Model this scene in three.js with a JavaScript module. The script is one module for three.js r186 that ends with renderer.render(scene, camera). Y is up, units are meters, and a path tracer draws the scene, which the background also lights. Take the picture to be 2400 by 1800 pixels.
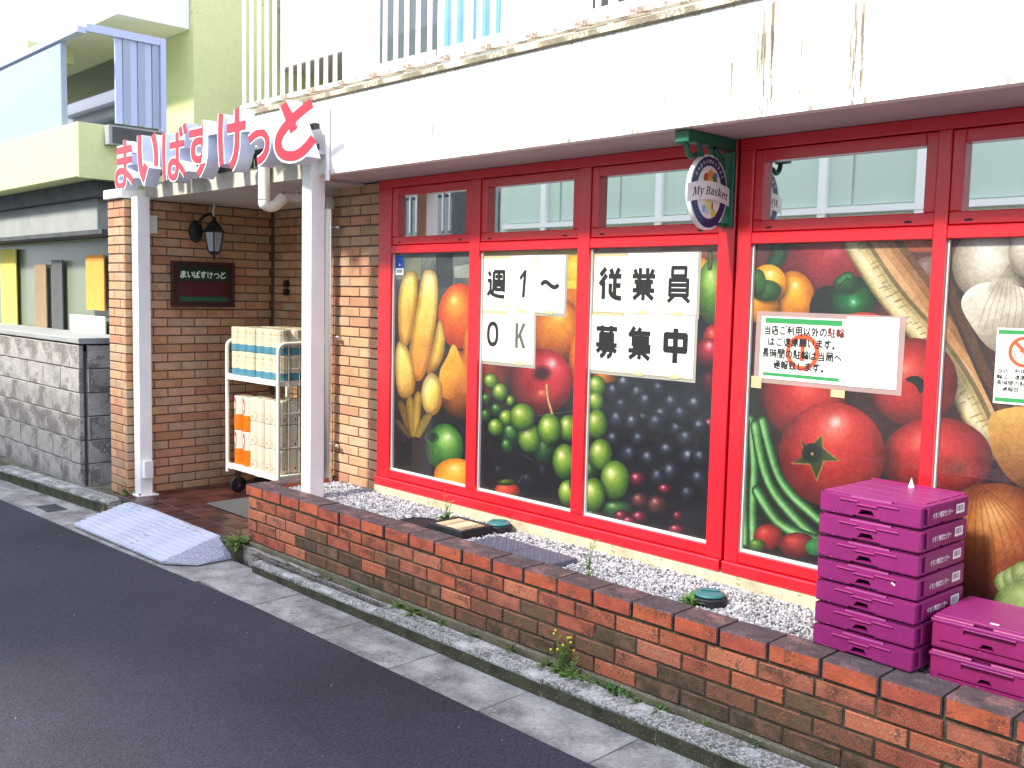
import * as THREE from 'three';
import { mergeGeometries } from 'three/addons/utils/BufferGeometryUtils.js';
import { RoundedBoxGeometry } from 'three/addons/geometries/RoundedBoxGeometry.js';
import { Brush, Evaluator, SUBTRACTION } from 'three-bvh-csg';

// ---------------------------------------------------------------- camera, sky, sun, exposure
const scene = new THREE.Scene();
const FOC = 2290, RAD = Math.PI / 180;
const camera = new THREE.PerspectiveCamera(2 * Math.atan(900 / FOC) / RAD, 4 / 3, 0.05, 400);
camera.position.set(0, 1.67, 0);
camera.rotation.set(-5.1 * RAD, 45.8 * RAD, 1.28 * RAD, 'YXZ');
const renderer = new THREE.WebGLRenderer({ antialias: true });
renderer.toneMapping = THREE.LinearToneMapping;
renderer.toneMappingExposure = 3.0;
renderer.shadowMap.enabled = true;

const SUN = new THREE.Vector3(-0.16, Math.tan(45 * RAD), 1).normalize();
{ // computed clear sky with a milky horizon
  const W = 256, H = 128, d = new Float32Array(W * H * 4);
  for (let j = 0; j < H; j++) for (let i = 0; i < W; i++) {
    const el = ((j + 0.5) / H - 0.5) * Math.PI, az = ((i + 0.5) / W - 0.5) * 2 * Math.PI;
    const v = new THREE.Vector3(Math.cos(az) * Math.cos(el), Math.sin(el), Math.sin(az) * Math.cos(el));
    const t = Math.pow(Math.max(0, Math.sin(el)), 0.55), g = Math.pow(Math.max(0, v.dot(SUN)), 6) * 0.35;
    const o = (j * W + i) * 4, k = el < 0 ? 0.35 : 1;
    d[o] = ((1 - t) * 0.94 + t * 0.47 + g) * k; d[o + 1] = ((1 - t) * 0.98 + t * 0.56 + g * 0.96) * k; d[o + 2] = ((1 - t) * 1.05 + t * 0.92 + g * 0.88) * k; d[o + 3] = 1;
  }
  const t = new THREE.DataTexture(d, W, H, THREE.RGBAFormat, THREE.FloatType);
  t.mapping = THREE.EquirectangularReflectionMapping; t.magFilter = t.minFilter = THREE.LinearFilter; t.needsUpdate = true;
  scene.background = t; scene.environment = t;
}
const sun = new THREE.DirectionalLight(new THREE.Color(1, 0.95, 0.83), 2.45);
sun.position.copy(SUN).multiplyScalar(30).add(new THREE.Vector3(-4, 0, -3)); sun.target.position.set(-4, 0, -3);
sun.castShadow = true; sun.shadow.radius = 12; sun.shadow.mapSize.set(4096, 4096);
Object.assign(sun.shadow.camera, { left: -14, right: 14, top: 14, bottom: -14, near: 1, far: 80 });
scene.add(sun, sun.target);

// ---------------------------------------------------------------- helpers
let seed = 7; const rnd = () => { seed = (seed + 0x6d2b79f5) | 0; let t = Math.imul(seed ^ (seed >>> 15), 1 | seed); t = (t + Math.imul(t ^ (t >>> 7), 61 | t)) ^ t; return ((t ^ (t >>> 14)) >>> 0) / 4294967296; };
const rr = (a, b) => a + (b - a) * rnd(), pick = (a) => a[Math.floor(rnd() * a.length)];
const eul = camera.rotation;
const ray = (u, v) => new THREE.Vector3((u - 1200) / FOC, -(v - 900) / FOC, -1).applyEuler(eul);
const onZ = (u, v, z) => { const r = ray(u, v); return r.multiplyScalar(z / r.z).add(camera.position); };
const onX = (u, v, x) => { const r = ray(u, v); return r.multiplyScalar(x / r.x).add(camera.position); };
const names = {};
const numbered = (n) => { names[n] = (names[n] ?? -1) + 1; return names[n] ? n + '_' + String(names[n]).padStart(3, '0') : n; };
function tag(o, label, category, group) { o.userData.label = label; o.userData.category = category; if (group) o.userData.group = group; return o; }
function thing(name, label, category, pos = [0, 0, 0], ry = 0, group) { const o = new THREE.Group(); o.name = numbered(name); o.position.set(...pos); o.rotation.y = ry; scene.add(o); return tag(o, label, category, group); }
function part(name, g, m, parent, pos = [0, 0, 0], rot) { const o = new THREE.Mesh(g, m); o.name = name; o.position.set(...pos); if (rot) o.rotation.set(...rot); o.castShadow = o.receiveShadow = true; parent.add(o); return o; }
function struct(name, g, m, pos, rot) { const o = part(numbered(name), g, m, scene, pos, rot); o.userData.kind = 'structure'; return o; }
function single(name, label, category, g, m, pos, rot, group) { return tag(part(numbered(name), g, m, scene, pos, rot), label, category, group); }
const geoCache = {};
function cached(k, f) { return geoCache[k] ??= f(); }
function box(w, h, d) { // uv in metres
  return cached(`b${w.toFixed(4)},${h.toFixed(4)},${d.toFixed(4)}`, () => {
    const g = new THREE.BoxGeometry(w, h, d), uv = g.attributes.uv, S = [[d, h], [d, h], [w, d], [w, d], [w, h], [w, h]];
    for (let i = 0; i < 24; i++) uv.setXY(i, uv.getX(i) * S[i >> 2][0], uv.getY(i) * S[i >> 2][1]);
    return g;
  });
}
function bev(w, h, d, c = 0.003, ou = 0, ov = 0) { // chamfered box, uv in metres
  return cached(`v${w.toFixed(4)},${h.toFixed(4)},${d.toFixed(4)},${c},${ou},${ov}`, () => {
    const a = w / 2 - c, b = h / 2 - c, s = new THREE.Shape([[-a, -b], [a, -b], [a, b], [-a, b]].map((p) => new THREE.Vector2(...p)));
    const g = new THREE.ExtrudeGeometry(s, { depth: d - 2 * c, bevelEnabled: true, bevelSize: c, bevelThickness: c, bevelSegments: 1, steps: 1 });
    g.translate(0, 0, -(d / 2 - c));
    const uv = g.attributes.uv; for (let i = 0; i < uv.count; i++) uv.setXY(i, uv.getX(i) + ou, uv.getY(i) + ov);
    return g;
  });
}
const at = (g, x, y, z, rx = 0, ry = 0, rz = 0) => g.clone().applyMatrix4(new THREE.Matrix4().makeRotationFromEuler(new THREE.Euler(rx, ry, rz)).setPosition(x, y, z));
const span = (x0, x1, y0, y1, z0, z1, c) => { const w = Math.abs(x1 - x0), h = Math.abs(y1 - y0), d = Math.abs(z1 - z0); return [c ? bev(w, h, d, c) : box(w, h, d), [(x0 + x1) / 2, (y0 + y1) / 2, (z0 + z1) / 2]]; };
function slab(name, parent, m, x0, x1, y0, y1, z0, z1, c) { const [g, p] = span(x0, x1, y0, y1, z0, z1, c); return part(name, g, m, parent, p); }
const rod = (r, a, b, seg = 8) => { const A = new THREE.Vector3(...a), B = new THREE.Vector3(...b), g = new THREE.CylinderGeometry(r, r, A.distanceTo(B), seg); g.applyQuaternion(new THREE.Quaternion().setFromUnitVectors(new THREE.Vector3(0, 1, 0), B.clone().sub(A).normalize())); const c = A.add(B).multiplyScalar(0.5); return g.translate(c.x, c.y, c.z); };
const pipe = (r, pts, seg = 10, n = 40, tension = 0.02) => new THREE.TubeGeometry(new THREE.CatmullRomCurve3(pts.map((p) => new THREE.Vector3(...p)), false, 'catmullrom', tension), n, r, seg);
const merge = (list) => mergeGeometries(list.map((g) => { const h = g.index ? g.toNonIndexed() : g.clone(); return h; }));

// ---------------------------------------------------------------- textures
function fbm(N, base, oct, sd, gain = 0.5) {
  const out = new Float32Array(N * N); let amp = 1, tot = 0;
  for (let o = 0, f = base; o < oct; o++, f *= 2, amp *= gain) {
    if (f > N) break;
    const grid = new Float32Array(f * f); let s = sd * 131 + o * 977;
    for (let i = 0; i < f * f; i++) { s = (Math.imul(s, 1664525) + 1013904223) | 0; let t = Math.imul(s ^ (s >>> 15), 2246822519); grid[i] = ((t ^ (t >>> 13)) >>> 0) / 4294967296; }
    for (let y = 0; y < N; y++) {
      const gy = y / N * f, y0 = Math.floor(gy), ty = gy - y0, sy = ty * ty * (3 - 2 * ty), r0 = (y0 % f) * f, r1 = ((y0 + 1) % f) * f;
      for (let x = 0; x < N; x++) {
        const gx = x / N * f, x0 = Math.floor(gx), tx = gx - x0, sx = tx * tx * (3 - 2 * tx), a = x0 % f, b = (x0 + 1) % f;
        out[y * N + x] += amp * ((grid[r0 + a] * (1 - sx) + grid[r0 + b] * sx) * (1 - sy) + (grid[r1 + a] * (1 - sx) + grid[r1 + b] * sx) * sy);
      }
    }
    tot += amp;
  }
  for (let i = 0; i < out.length; i++) out[i] /= tot;
  return out;
}
function texture(N, M, f, srgb = true, size = [1, 1]) { // f(i, x, y) -> [r,g,b] 0..255
  const d = new Uint8Array(N * M * 4);
  for (let y = 0, i = 0; y < M; y++) for (let x = 0; x < N; x++, i++) { const c = f(i, x, y); d[i * 4] = Math.max(0, Math.min(255, c[0])); d[i * 4 + 1] = Math.max(0, Math.min(255, c[1])); d[i * 4 + 2] = Math.max(0, Math.min(255, c[2])); d[i * 4 + 3] = 255; }
  const t = new THREE.DataTexture(d, N, M); t.wrapS = t.wrapT = THREE.RepeatWrapping; t.magFilter = t.minFilter = THREE.LinearFilter; t.repeat.set(1 / size[0], 1 / size[1]);
  if (srgb) t.colorSpace = THREE.SRGBColorSpace; t.needsUpdate = true; return t;
}
const gray = (N, f, S) => texture(N, N, (i, x, y) => { const v = f(i, x, y); return [v, v, v]; }, false, [S, S]);
const n8 = fbm(512, 8, 6, 1), n4 = fbm(512, 4, 7, 2, 0.6), n64 = fbm(512, 64, 3, 3), n128 = fbm(512, 128, 2, 4), n2 = fbm(512, 2, 4, 5), nsp = fbm(512, 256, 1, 6);
const std = (o) => new THREE.MeshStandardMaterial({ roughness: 0.85, ...o });
const phys = (o) => new THREE.MeshPhysicalMaterial({ roughness: 0.5, ...o });
const smooth = (a, b, x) => { const t = Math.max(0, Math.min(1, (x - a) / (b - a))); return t * t * (3 - 2 * t); };
function tint(base, amp, { S = 0.5, speck = 0, speckCol = [230, 225, 215], dark = 0, darkCol = [60, 55, 48], noise = n8 } = {}) {
  return texture(512, 512, (i) => {
    let v = 1 + (noise[i] - 0.5) * amp * 2 + (n64[i] - 0.5) * amp * 0.9;
    let c = base.map((b) => b * v);
    const ds = dark ? smooth(1 - dark, 1 - dark + 0.06, n4[i] * 0.7 + n64[i] * 0.3 + 0.28) : 0; c = c.map((b, k) => b * (1 - ds * 0.75) + darkCol[k] * v * ds * 0.75);
    const sp = speck ? smooth(1 - speck, 1 - speck + 0.08, n128[i] * 0.5 + n4[(i * 7 + 9173) % 262144] * 0.5 + 0.25) : 0; c = c.map((b, k) => b * (1 - sp * 0.7) + speckCol[k] * sp * 0.7);
    return c;
  }, true, [S, S]);
}
const bumpFine = gray(512, (i) => 255 * (n64[i] * 0.6 + n128[i] * 0.4), 0.4);
const bumpCoarse = gray(512, (i) => 255 * (n8[i] * 0.5 + n64[i] * 0.5), 0.6);

// canvas helper
function canvas(w, h) { const c = document.createElement('canvas'); c.width = w; c.height = h; return c; }
function canvasTex(c, srgb = true) { const t = new THREE.CanvasTexture(c); if (srgb) t.colorSpace = THREE.SRGBColorSpace; t.magFilter = t.minFilter = THREE.LinearFilter; return t; }

// ---------------------------------------------------------------- lettering as strokes in a 100 x 100 box
const G = {
  'ま': 'M12 20H88 M12 42H88 M54 0V68Q54 94 31 94Q8 94 8 78Q8 62 32 62Q64 64 92 88', 'い': 'M16 12Q12 70 30 88L42 68 M72 16Q88 44 84 74',
  'ば': 'M8 6Q3 50 9 96 M32 32H90 M62 10V66Q62 92 46 92Q29 92 29 77Q29 62 46 62Q70 66 92 90 M74 2L80 18 M90 -2L96 14',
  'す': 'M6 22H94 M60 0V54Q60 84 36 100 M60 55Q58 73 39 73Q19 73 19 55Q19 38 39 38Q58 38 60 55', 'け': 'M16 8Q10 50 18 92 M36 34H94 M68 6V50Q68 84 48 96', 'っ': 'M12 42Q50 22 74 34Q94 48 84 70Q74 88 46 92',
  'と': 'M25 2L48 50 M87 12Q12 40 12 66Q14 91 48 91Q70 89 91 68',
  '中': 'M14 24H86V62H14Z M50 4V98', '員': 'M26 4H74V27H26Z M18 38H82V80H18Z M18 52H82 M18 66H82 M36 80L12 99 M64 80L90 99',
  '業': 'M36 4V26 M64 4V26 M14 8L22 24 M86 8L78 24 M6 28H94 M30 31L36 42 M70 31L64 42 M14 44H86 M20 56H80 M8 69H92 M50 44V98 M46 70L12 94 M54 70L88 94',
  '従': 'M30 4L8 26 M34 24L6 54 M22 44V98 M50 6L58 22 M84 4L74 22 M42 28H94 M68 28V92 M68 56H92 M50 50V78 M50 76Q60 94 96 94',
  '募': 'M8 14H92 M32 4V24 M68 4V24 M26 30H74V52H26Z M26 41H74 M8 62H92 M44 56L12 84 M56 60L90 82 M30 76H70Q70 96 54 97 M50 70Q46 90 26 98',
  '集': 'M30 4L10 32 M26 22V60 M52 6L46 18 M26 22H90 M26 36H86 M26 48H86 M24 60H92 M56 20V60 M8 73H92 M50 62V98 M46 74L12 96 M54 74L88 96',
  '週': 'M10 10L22 24 M6 40H22V74L6 90 M20 78Q40 94 96 94 M38 10H92V78 M38 10V60Q38 74 30 82 M46 26H84 M65 16V42 M44 42H86 M50 54H80V70H50Z',
  '当': 'M50 4V42 M20 12L30 32 M80 12L70 32 M14 44H84V94H14 M16 69H84', '店': 'M50 2V14 M12 16H92 M14 16V60Q14 84 4 96 M54 24V56 M54 40H86 M32 58H82V94H32Z', 'ご': 'M22 22H70 M18 62Q16 88 50 88Q70 88 80 84 M78 4L84 16 M91 0L97 12',
  '利': 'M46 6L12 18 M6 36H54 M30 14V96 M28 38L6 74 M34 44L54 64 M66 14V70 M88 6V92L74 88', '用': 'M18 10V60Q18 84 8 96 M18 10H84V96L70 94 M18 36H84 M18 62H84 M50 10V94', '以': 'M16 12V78L44 64 M36 24L48 44 M82 8Q82 60 40 94 M70 62L92 92',
  '外': 'M28 4L6 46 M26 26H50Q46 70 8 96 M18 48L38 66 M70 4V98 M70 40L94 58', 'の': 'M52 18Q50 60 34 78Q14 88 12 58Q16 20 52 18Q90 20 88 56Q84 84 56 90',
  '駐': 'M12 8V56H48L44 92L36 90 M12 8H46 M28 8V56 M12 24H44 M12 40H44 M8 68L6 88 M18 68V84 M28 68L32 82 M70 4L78 14 M56 26H94 M58 56H92 M52 92H98 M75 26V92',
  '輪': 'M6 18H46 M26 6V98 M10 30H42V62H10Z M10 46H42 M4 76H48 M72 6L50 34 M72 6L96 34 M62 38H84 M56 52H92V96 M56 52V96 M68 52V96 M80 52V96 M56 72H92', 'は': 'M12 8Q7 50 13 94 M34 32H92 M66 8V68Q66 90 48 90Q32 90 32 79Q32 68 50 68Q72 70 92 88',
  '遠': 'M10 10L22 24 M6 40H22V74 M20 78Q40 94 96 94 M36 14H92 M64 4V26 M32 26H96 M46 36H82V52H46Z M62 54L36 78 M62 60V80 M88 56L70 66 M70 62L92 80', '慮': 'M50 2V22 M50 10H80 M14 22H92 M14 22V60Q14 84 4 96 M34 30H80V62H34Z M34 46H80 M56 30V62 M28 72L20 92 M42 70Q42 94 76 92 M58 68L64 80 M84 70L94 86',
  '願': 'M6 8H50 M10 8V60Q10 84 4 96 M20 22H46V52H20Z M20 37H46 M33 54V94 M22 64L14 84 M42 64L50 82 M54 10H98 M62 22H92V74H62Z M62 40H92 M62 56H92 M70 76L54 96 M84 76L98 96', '。': 'M12 84A9 9 0 1 0 30 84A9 9 0 1 0 12 84',
  '長': 'M28 6V56 M28 6H84 M28 22H80 M28 38H80 M6 56H94 M26 56V94L44 84 M40 58Q60 90 94 94 M86 62L66 76', '時': 'M8 14H38V82H8Z M8 48H38 M70 4V44 M50 20H92 M44 44H96 M46 62H96 M80 48V94L66 90 M56 70L64 82', '間': 'M8 6H40V42H8 M8 6V98 M8 24H40 M92 6H60V42H92 M92 6V98L80 96 M60 24H92 M34 52H66V92H34Z M34 72H66',
  '局': 'M16 8H84V30H16 M16 8V60Q16 84 4 96 M16 44H90V94L76 92 M34 58H66V82H34Z', 'へ': 'M6 64L36 32L94 80', '通': 'M10 10L22 24 M6 40H22V74 M20 78Q40 94 96 94 M38 8H88L64 22 M38 30H90V82 M38 30V82 M38 46H90 M38 62H90 M64 30V82',
  '報': 'M8 18H46 M28 4V34 M4 34H50 M14 40L20 52 M40 40L34 52 M6 54H48 M4 72H50 M28 54V98 M58 8H90V34L76 34 M58 8V98 M60 46H90Q84 80 62 98 M66 56L96 96', '致': 'M6 10H50 M26 12L12 38L46 32 M38 24L50 40 M8 58H46 M28 44V84 M4 90L52 82 M70 4L54 38 M64 24H96 M86 24Q82 70 50 98 M62 40Q76 80 98 96', 'し': 'M30 8V70Q32 92 54 90Q76 88 88 66',
  'イ': 'M78 6Q50 40 10 54 M56 34V98', 'オ': 'M10 30H92 M62 6V92L46 88 M58 34L12 78', 'ン': 'M12 16L38 30 M14 88Q70 76 90 24', '物': 'M20 8L10 36 M6 34H46 M28 4V98 M4 68L48 56 M62 4L48 36 M58 22H94Q94 80 80 94L70 90 M72 24L50 62 M84 24L56 84',
  '流': 'M10 8L22 20 M6 34L18 44 M6 94L26 56 M64 2V14 M36 18H94 M58 20L44 42L84 38 M76 28L90 44 M44 54V74Q44 86 34 96 M62 54V94 M80 54V86Q82 94 96 90', 'セ': 'M8 36L90 28L70 52 M34 8V74Q34 88 50 88H86', 'タ': 'M36 6L10 48 M32 24H84Q78 76 26 98 M34 46L62 62', 'ー': 'M8 50H92',
};
function glyph(ctx, ch, x, y, w, h, lw, col) { ctx.save(); ctx.translate(x, y); ctx.scale(w / 100, h / 100); ctx.lineWidth = lw; ctx.strokeStyle = col; ctx.lineJoin = 'round'; ctx.lineCap = 'butt'; ctx.stroke(new Path2D(G[ch])); ctx.restore(); }
function line(ctx, s, x, y, w, h, lw, col, gap = 1.05) { [...s].forEach((c, k) => glyph(ctx, c, x + k * w * gap, y, w, h, lw, col)); }

// trace a painted glyph into shapes, so that it can be extruded
function traceGlyph(ch, lw, N = 150) {
  const c = canvas(N, N), x = c.getContext('2d'), M = 16; x.fillStyle = '#000'; x.fillRect(0, 0, N, N);
  x.save(); x.translate(N * M / 132, N * M / 132); x.scale(N / 132, N / 132); x.lineWidth = lw; x.strokeStyle = '#fff'; x.lineJoin = 'miter'; x.lineCap = 'butt'; x.miterLimit = 3; x.stroke(new Path2D(G[ch])); x.restore();
  const d = x.getImageData(0, 0, N, N).data, v = (i, j) => d[(j * N + i) * 4] / 255 - 0.5, seg = new Map(), key = (p) => Math.round(p[0] * 64) + ',' + Math.round(p[1] * 64);
  for (let j = 0; j < N - 1; j++) for (let i = 0; i < N - 1; i++) {
    const a = v(i, j), b = v(i + 1, j), e = v(i + 1, j + 1), f = v(i, j + 1), q = (a > 0) + 2 * (b > 0) + 4 * (e > 0) + 8 * (f > 0);
    if (!q || q === 15) continue;
    const T = [i + a / (a - b), j], R = [i + 1, j + b / (b - e)], B = [i + f / (f - e), j + 1], L = [i, j + a / (a - f)];
    const add = (p, r) => seg.set(key(p), r);
    ({ 1: () => add(L, T), 2: () => add(T, R), 3: () => add(L, R), 4: () => add(R, B), 5: () => { add(L, T); add(R, B); }, 6: () => add(T, B), 7: () => add(L, B), 8: () => add(B, L), 9: () => add(B, T), 10: () => { add(T, R); add(B, L); }, 11: () => add(B, R), 12: () => add(R, L), 13: () => add(R, T), 14: () => add(T, L) })[q]();
  }
  const loops = [];
  while (seg.size) {
    let [k, p] = seg.entries().next().value; const l = []; seg.delete(k); l.push(p);
    for (;;) { const kk = key(p); if (!seg.has(kk)) break; p = seg.get(kk); seg.delete(kk); l.push(p); }
    if (l.length > 8) loops.push(l);
  }
  const rdp = (pts, eps) => { if (pts.length < 3) return pts; let m = 0, im = 0; const [ax, ay] = pts[0], [bx, by] = pts[pts.length - 1], L = Math.hypot(bx - ax, by - ay) || 1e-6; for (let i = 1; i < pts.length - 1; i++) { const dd = L < 1e-5 ? Math.hypot(pts[i][0] - ax, pts[i][1] - ay) : Math.abs((bx - ax) * (ay - pts[i][1]) - (ax - pts[i][0]) * (by - ay)) / L; if (dd > m) { m = dd; im = i; } } return m > eps ? [...rdp(pts.slice(0, im + 1), eps).slice(0, -1), ...rdp(pts.slice(im), eps)] : [pts[0], pts[pts.length - 1]]; };
  const simp = loops.map((l) => { const h = l.length >> 1; const r = [...rdp(l.slice(0, h + 1), 0.22).slice(0, -1), ...rdp([...l.slice(h), l[0]], 0.22).slice(0, -1)]; return r.map(([px, py]) => new THREE.Vector2(px / N * 132 - M, 100 - (py / N * 132 - M)).multiplyScalar(0.01)); });
  const area = (l) => THREE.ShapeUtils.area(l), big = simp.filter((l) => l.length > 2).sort((a, b) => Math.abs(area(b)) - Math.abs(area(a))), shapes = [];
  const inside = (p, l) => { let r = false; for (let i = 0, j = l.length - 1; i < l.length; j = i++) if ((l[i].y > p.y) !== (l[j].y > p.y) && p.x < (l[j].x - l[i].x) * (p.y - l[i].y) / (l[j].y - l[i].y) + l[i].x) r = !r; return r; };
  const sgn = Math.sign(area(big[0]));
  for (const l of big) { if (Math.sign(area(l)) === sgn) shapes.push(new THREE.Shape(l)); else { const s = shapes.find((t) => inside(l[0], t.getPoints())); if (s) s.holes.push(new THREE.Path(l)); } }
  return shapes;
}

// ---------------------------------------------------------------- materials
const asphaltMap = (() => { const N = 2048, big = fbm(512, 4, 6, 21, 0.55); return texture(N, N, (i, x, y) => { const j = ((y >> 2) * 512) + (x >> 2), k = ((y & 511) * 512) + (x & 511); let v = 48 + (big[j] - 0.5) * 26 + (nsp[k] - 0.5) * 44 + (nsp[(k * 5 + 9001) % 262144] - 0.5) * 20; const s = nsp[(k + 40961) % 262144]; if (s > 0.975) v += 44; if (s < 0.03) v -= 22; return [v * 1.0, v * 0.96, v * 1.1]; }, true, [3.4, 3.4]); })();
const M = {
  asphalt: std({ map: asphaltMap, roughness: 0.9, bumpMap: gray(512, (i) => 255 * (nsp[i] * 0.7 + n64[i] * 0.3), 0.85), bumpScale: 0.004 }),
  concrete: std({ map: tint([158, 152, 140], 0.3, { S: 0.8, speck: 0.07, speckCol: [205, 198, 184], dark: 0.11, darkCol: [112, 106, 94] }), bumpMap: bumpFine, bumpScale: 0.003 }),
  kerb: std({ map: tint([176, 172, 160], 0.3, { S: 0.45, speck: 0.24, speckCol: [225, 220, 208], dark: 0.28, darkCol: [92, 88, 76] }), bumpMap: bumpFine, bumpScale: 0.006 }),
  mossy: std({ map: tint([104, 96, 76], 0.35, { S: 0.5, speck: 0.06, dark: 0.42, darkCol: [62, 62, 40] }), bumpMap: bumpFine, bumpScale: 0.006 }),
  soil: std({ map: tint([96, 84, 66], 0.5, { S: 0.4, speck: 0.16, dark: 0.3 }), bumpMap: bumpFine, bumpScale: 0.01, roughness: 1 }),
  footing: std({ map: tint([150, 138, 116], 0.3, { S: 0.6, speck: 0.05, dark: 0.4, darkCol: [88, 84, 62] }), bumpMap: bumpFine, bumpScale: 0.004 }),
  sill: std({ map: tint([196, 180, 150], 0.16, { S: 0.7, dark: 0.12, darkCol: [120, 108, 88] }), bumpMap: bumpFine, bumpScale: 0.002 }),
  mortarDark: std({ map: tint([84, 76, 62], 0.35, { S: 0.3, dark: 0.2, darkCol: [58, 60, 42] }), bumpMap: bumpFine, bumpScale: 0.004 }),
  mortar: std({ map: tint([104, 84, 70], 0.2, { S: 0.3 }) }),
  white: phys({ color: 0xe9e8e4, roughness: 0.45 }),
  whitePaint: std({ map: tint([236, 234, 226], 0.03, { S: 1.4, noise: n4 }), roughness: 0.7 }),
  soffit: std({ map: tint([196, 186, 182], 0.05, { S: 1.5 }), roughness: 0.9 }),
  fascia: std({ map: tint([190, 182, 168], 0.12, { S: 0.8, dark: 0.06, darkCol: [120, 108, 90] }) }),
  red: phys({ color: new THREE.Color(0.66, 0.012, 0.022), roughness: 0.32, clearcoat: 0.6, clearcoatRoughness: 0.12 }),
  dark: std({ color: 0x141414, roughness: 0.7 }), black: phys({ color: 0x191a1d, roughness: 0.45 }), rubber: std({ color: 0x1c1d20, roughness: 0.6 }),
  bead: std({ color: 0xdcdad2, roughness: 0.5 }),
  mirror: phys({ color: new THREE.Color(0.74, 0.78, 0.74), metalness: 1, roughness: 0.015 }),
  steel: phys({ color: new THREE.Color(0.72, 0.68, 0.62), metalness: 1, roughness: 0.22 }),
  chrome: phys({ color: 0xcfcfcf, metalness: 1, roughness: 0.18 }),
  green: phys({ color: new THREE.Color(0.012, 0.13, 0.065), roughness: 0.4 }),
  tealCap: phys({ map: tint([52, 112, 112], 0.18, { S: 0.2 }), roughness: 0.45 }),
  neighbour: std({ map: tint([206, 212, 154], 0.05, { S: 2.2, noise: n4, dark: 0.03, darkCol: [170, 172, 140] }), bumpMap: bumpFine, bumpScale: 0.002 }),
  paleBlue: phys({ color: 0x93a1b4, roughness: 0.4 }), lilac: phys({ color: 0xb2bcd8, roughness: 0.45 }),
  greyPanel: std({ map: tint([150, 152, 148], 0.06, { S: 1.2 }) }), darkGrey: std({ map: tint([74, 76, 76], 0.15, { S: 0.8 }) }),
  block: std({ map: tint([172, 166, 158], 0.16, { S: 0.7, speck: 0.05, dark: 0.18, darkCol: [110, 104, 98] }), bumpMap: bumpFine, bumpScale: 0.004 }),
  frost: phys({ color: 0xb9cabd, roughness: 0.25 }), glassDark: phys({ color: 0x39424a, roughness: 0.06, clearcoat: 1 }),
  letterSide: phys({ color: 0xd6dcf0, roughness: 0.35 }), letterFace: phys({ color: new THREE.Color(0.42, 0.012, 0.03), roughness: 0.28, clearcoat: 0.5 }),
  leaf: std({ color: new THREE.Color(0.06, 0.15, 0.02), roughness: 0.7, side: THREE.DoubleSide }), leafPale: std({ color: new THREE.Color(0.12, 0.2, 0.035), roughness: 0.7, side: THREE.DoubleSide }), petal: std({ color: new THREE.Color(0.75, 0.62, 0.05) }),
  mat: std({ color: 0x5d5c58, roughness: 1, bumpMap: bumpFine, bumpScale: 0.004 }),
  cream: phys({ color: 0xe8e2d0, roughness: 0.4 }),
};

// ---------------------------------------------------------------- ground, gutter and kerb
const plane = (w, d) => { const g = new THREE.PlaneGeometry(w, d, 1, 1).rotateX(-Math.PI / 2), uv = g.attributes.uv; for (let i = 0; i < 4; i++) uv.setXY(i, uv.getX(i) * w, uv.getY(i) * d); return g; };
struct('ground', plane(160, 160), M.soil, [0, -0.06, 0]);
{ // road surface, its edge against the gutter runs a little towards the street beyond the shop
  const pts = [[60, -2.575], [-2.6, -2.573], [-4.6, -2.56], [-6.2, -2.47], [-8.2, -2.385], [-60, -2.2], [-60, 2.0], [60, 2.0]];
  const s = new THREE.Shape(pts.map(([x, z]) => new THREE.Vector2(x, -z))), g = new THREE.ExtrudeGeometry(s, { depth: 0.05, bevelEnabled: false }).rotateX(-Math.PI / 2).translate(0, -0.044, 0);
  struct('road', g, M.asphalt, [0, 0, 0]);
}
const gut = new THREE.Group(); gut.name = 'gutter'; gut.userData.kind = 'structure'; scene.add(gut);
for (let k = 0; k < 13; k++) { const x0 = -5.19 + k * 0.595 - (k ? 0 : 0), sz = 0.588; const o = part('gutter_slab', bev(sz, 0.06, 0.33, 0.004, rr(0, 3), rr(0, 3)), M.concrete, gut, [x0 + 0.297, -0.028 + rr(-0.002, 0.002), -2.73], [0.012, rr(-0.004, 0.004), 0]); }
slab('gutter_slab', gut, M.concrete, -14, -5.2, -0.06, -0.003, -2.93, -2.3, 0.004);
for (let k = 0; k < 5; k++) slab('grate_bar', gut, M.darkGrey, -7.75 + k * 0.05, -7.72 + k * 0.05, -0.002, 0.004, -2.66, -2.52);
const kerb = new THREE.Group(); kerb.name = 'kerb'; kerb.userData.kind = 'structure'; scene.add(kerb);
function kerbStone(len, W, Ht) { // rounded front edge, slightly sloped face
  const s = new THREE.Shape(); s.moveTo(0, 0); s.lineTo(0.008, Ht - 0.02); s.quadraticCurveTo(0.012, Ht, 0.032, Ht); s.lineTo(W, Ht + 0.004); s.lineTo(W, 0); s.closePath();
  const g = new THREE.ExtrudeGeometry(s, { depth: len, bevelEnabled: false, curveSegments: 4 }).rotateY(Math.PI / 2); return g; // x = along, -z = back
}
function addKerb(x0, len, z, y, W, Ht, ry = 0) {
  const g = kerbStone(len, W, Ht), p = g.attributes.position, n = g.attributes.normal, uv = g.attributes.uv, o1 = rr(0, 5), o2 = rr(0, 5);
  for (let i = 0; i < p.count; i++) uv.setXY(i, p.getX(i) + o1, (Math.abs(n.getY(i)) > 0.5 ? p.getZ(i) : p.getY(i)) + o2);
  const top = part('kerb_stone', g, M.kerb, kerb, [x0, y, z], [0, ry, 0]);
  const gf = box(len - 0.004, Ht - 0.022, 0.004); part('moss_film', gf, M.mossy, top, [len / 2, (Ht - 0.022) / 2, -0.0015], [0.105, 0, 0]);
}
for (let k = 0; k < 9; k++) addKerb(-5.13 + k * 0.6, 0.593, -2.868 + rr(-0.003, 0.003), -0.03 + 0.0045 * k, 0.112, 0.1);
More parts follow.
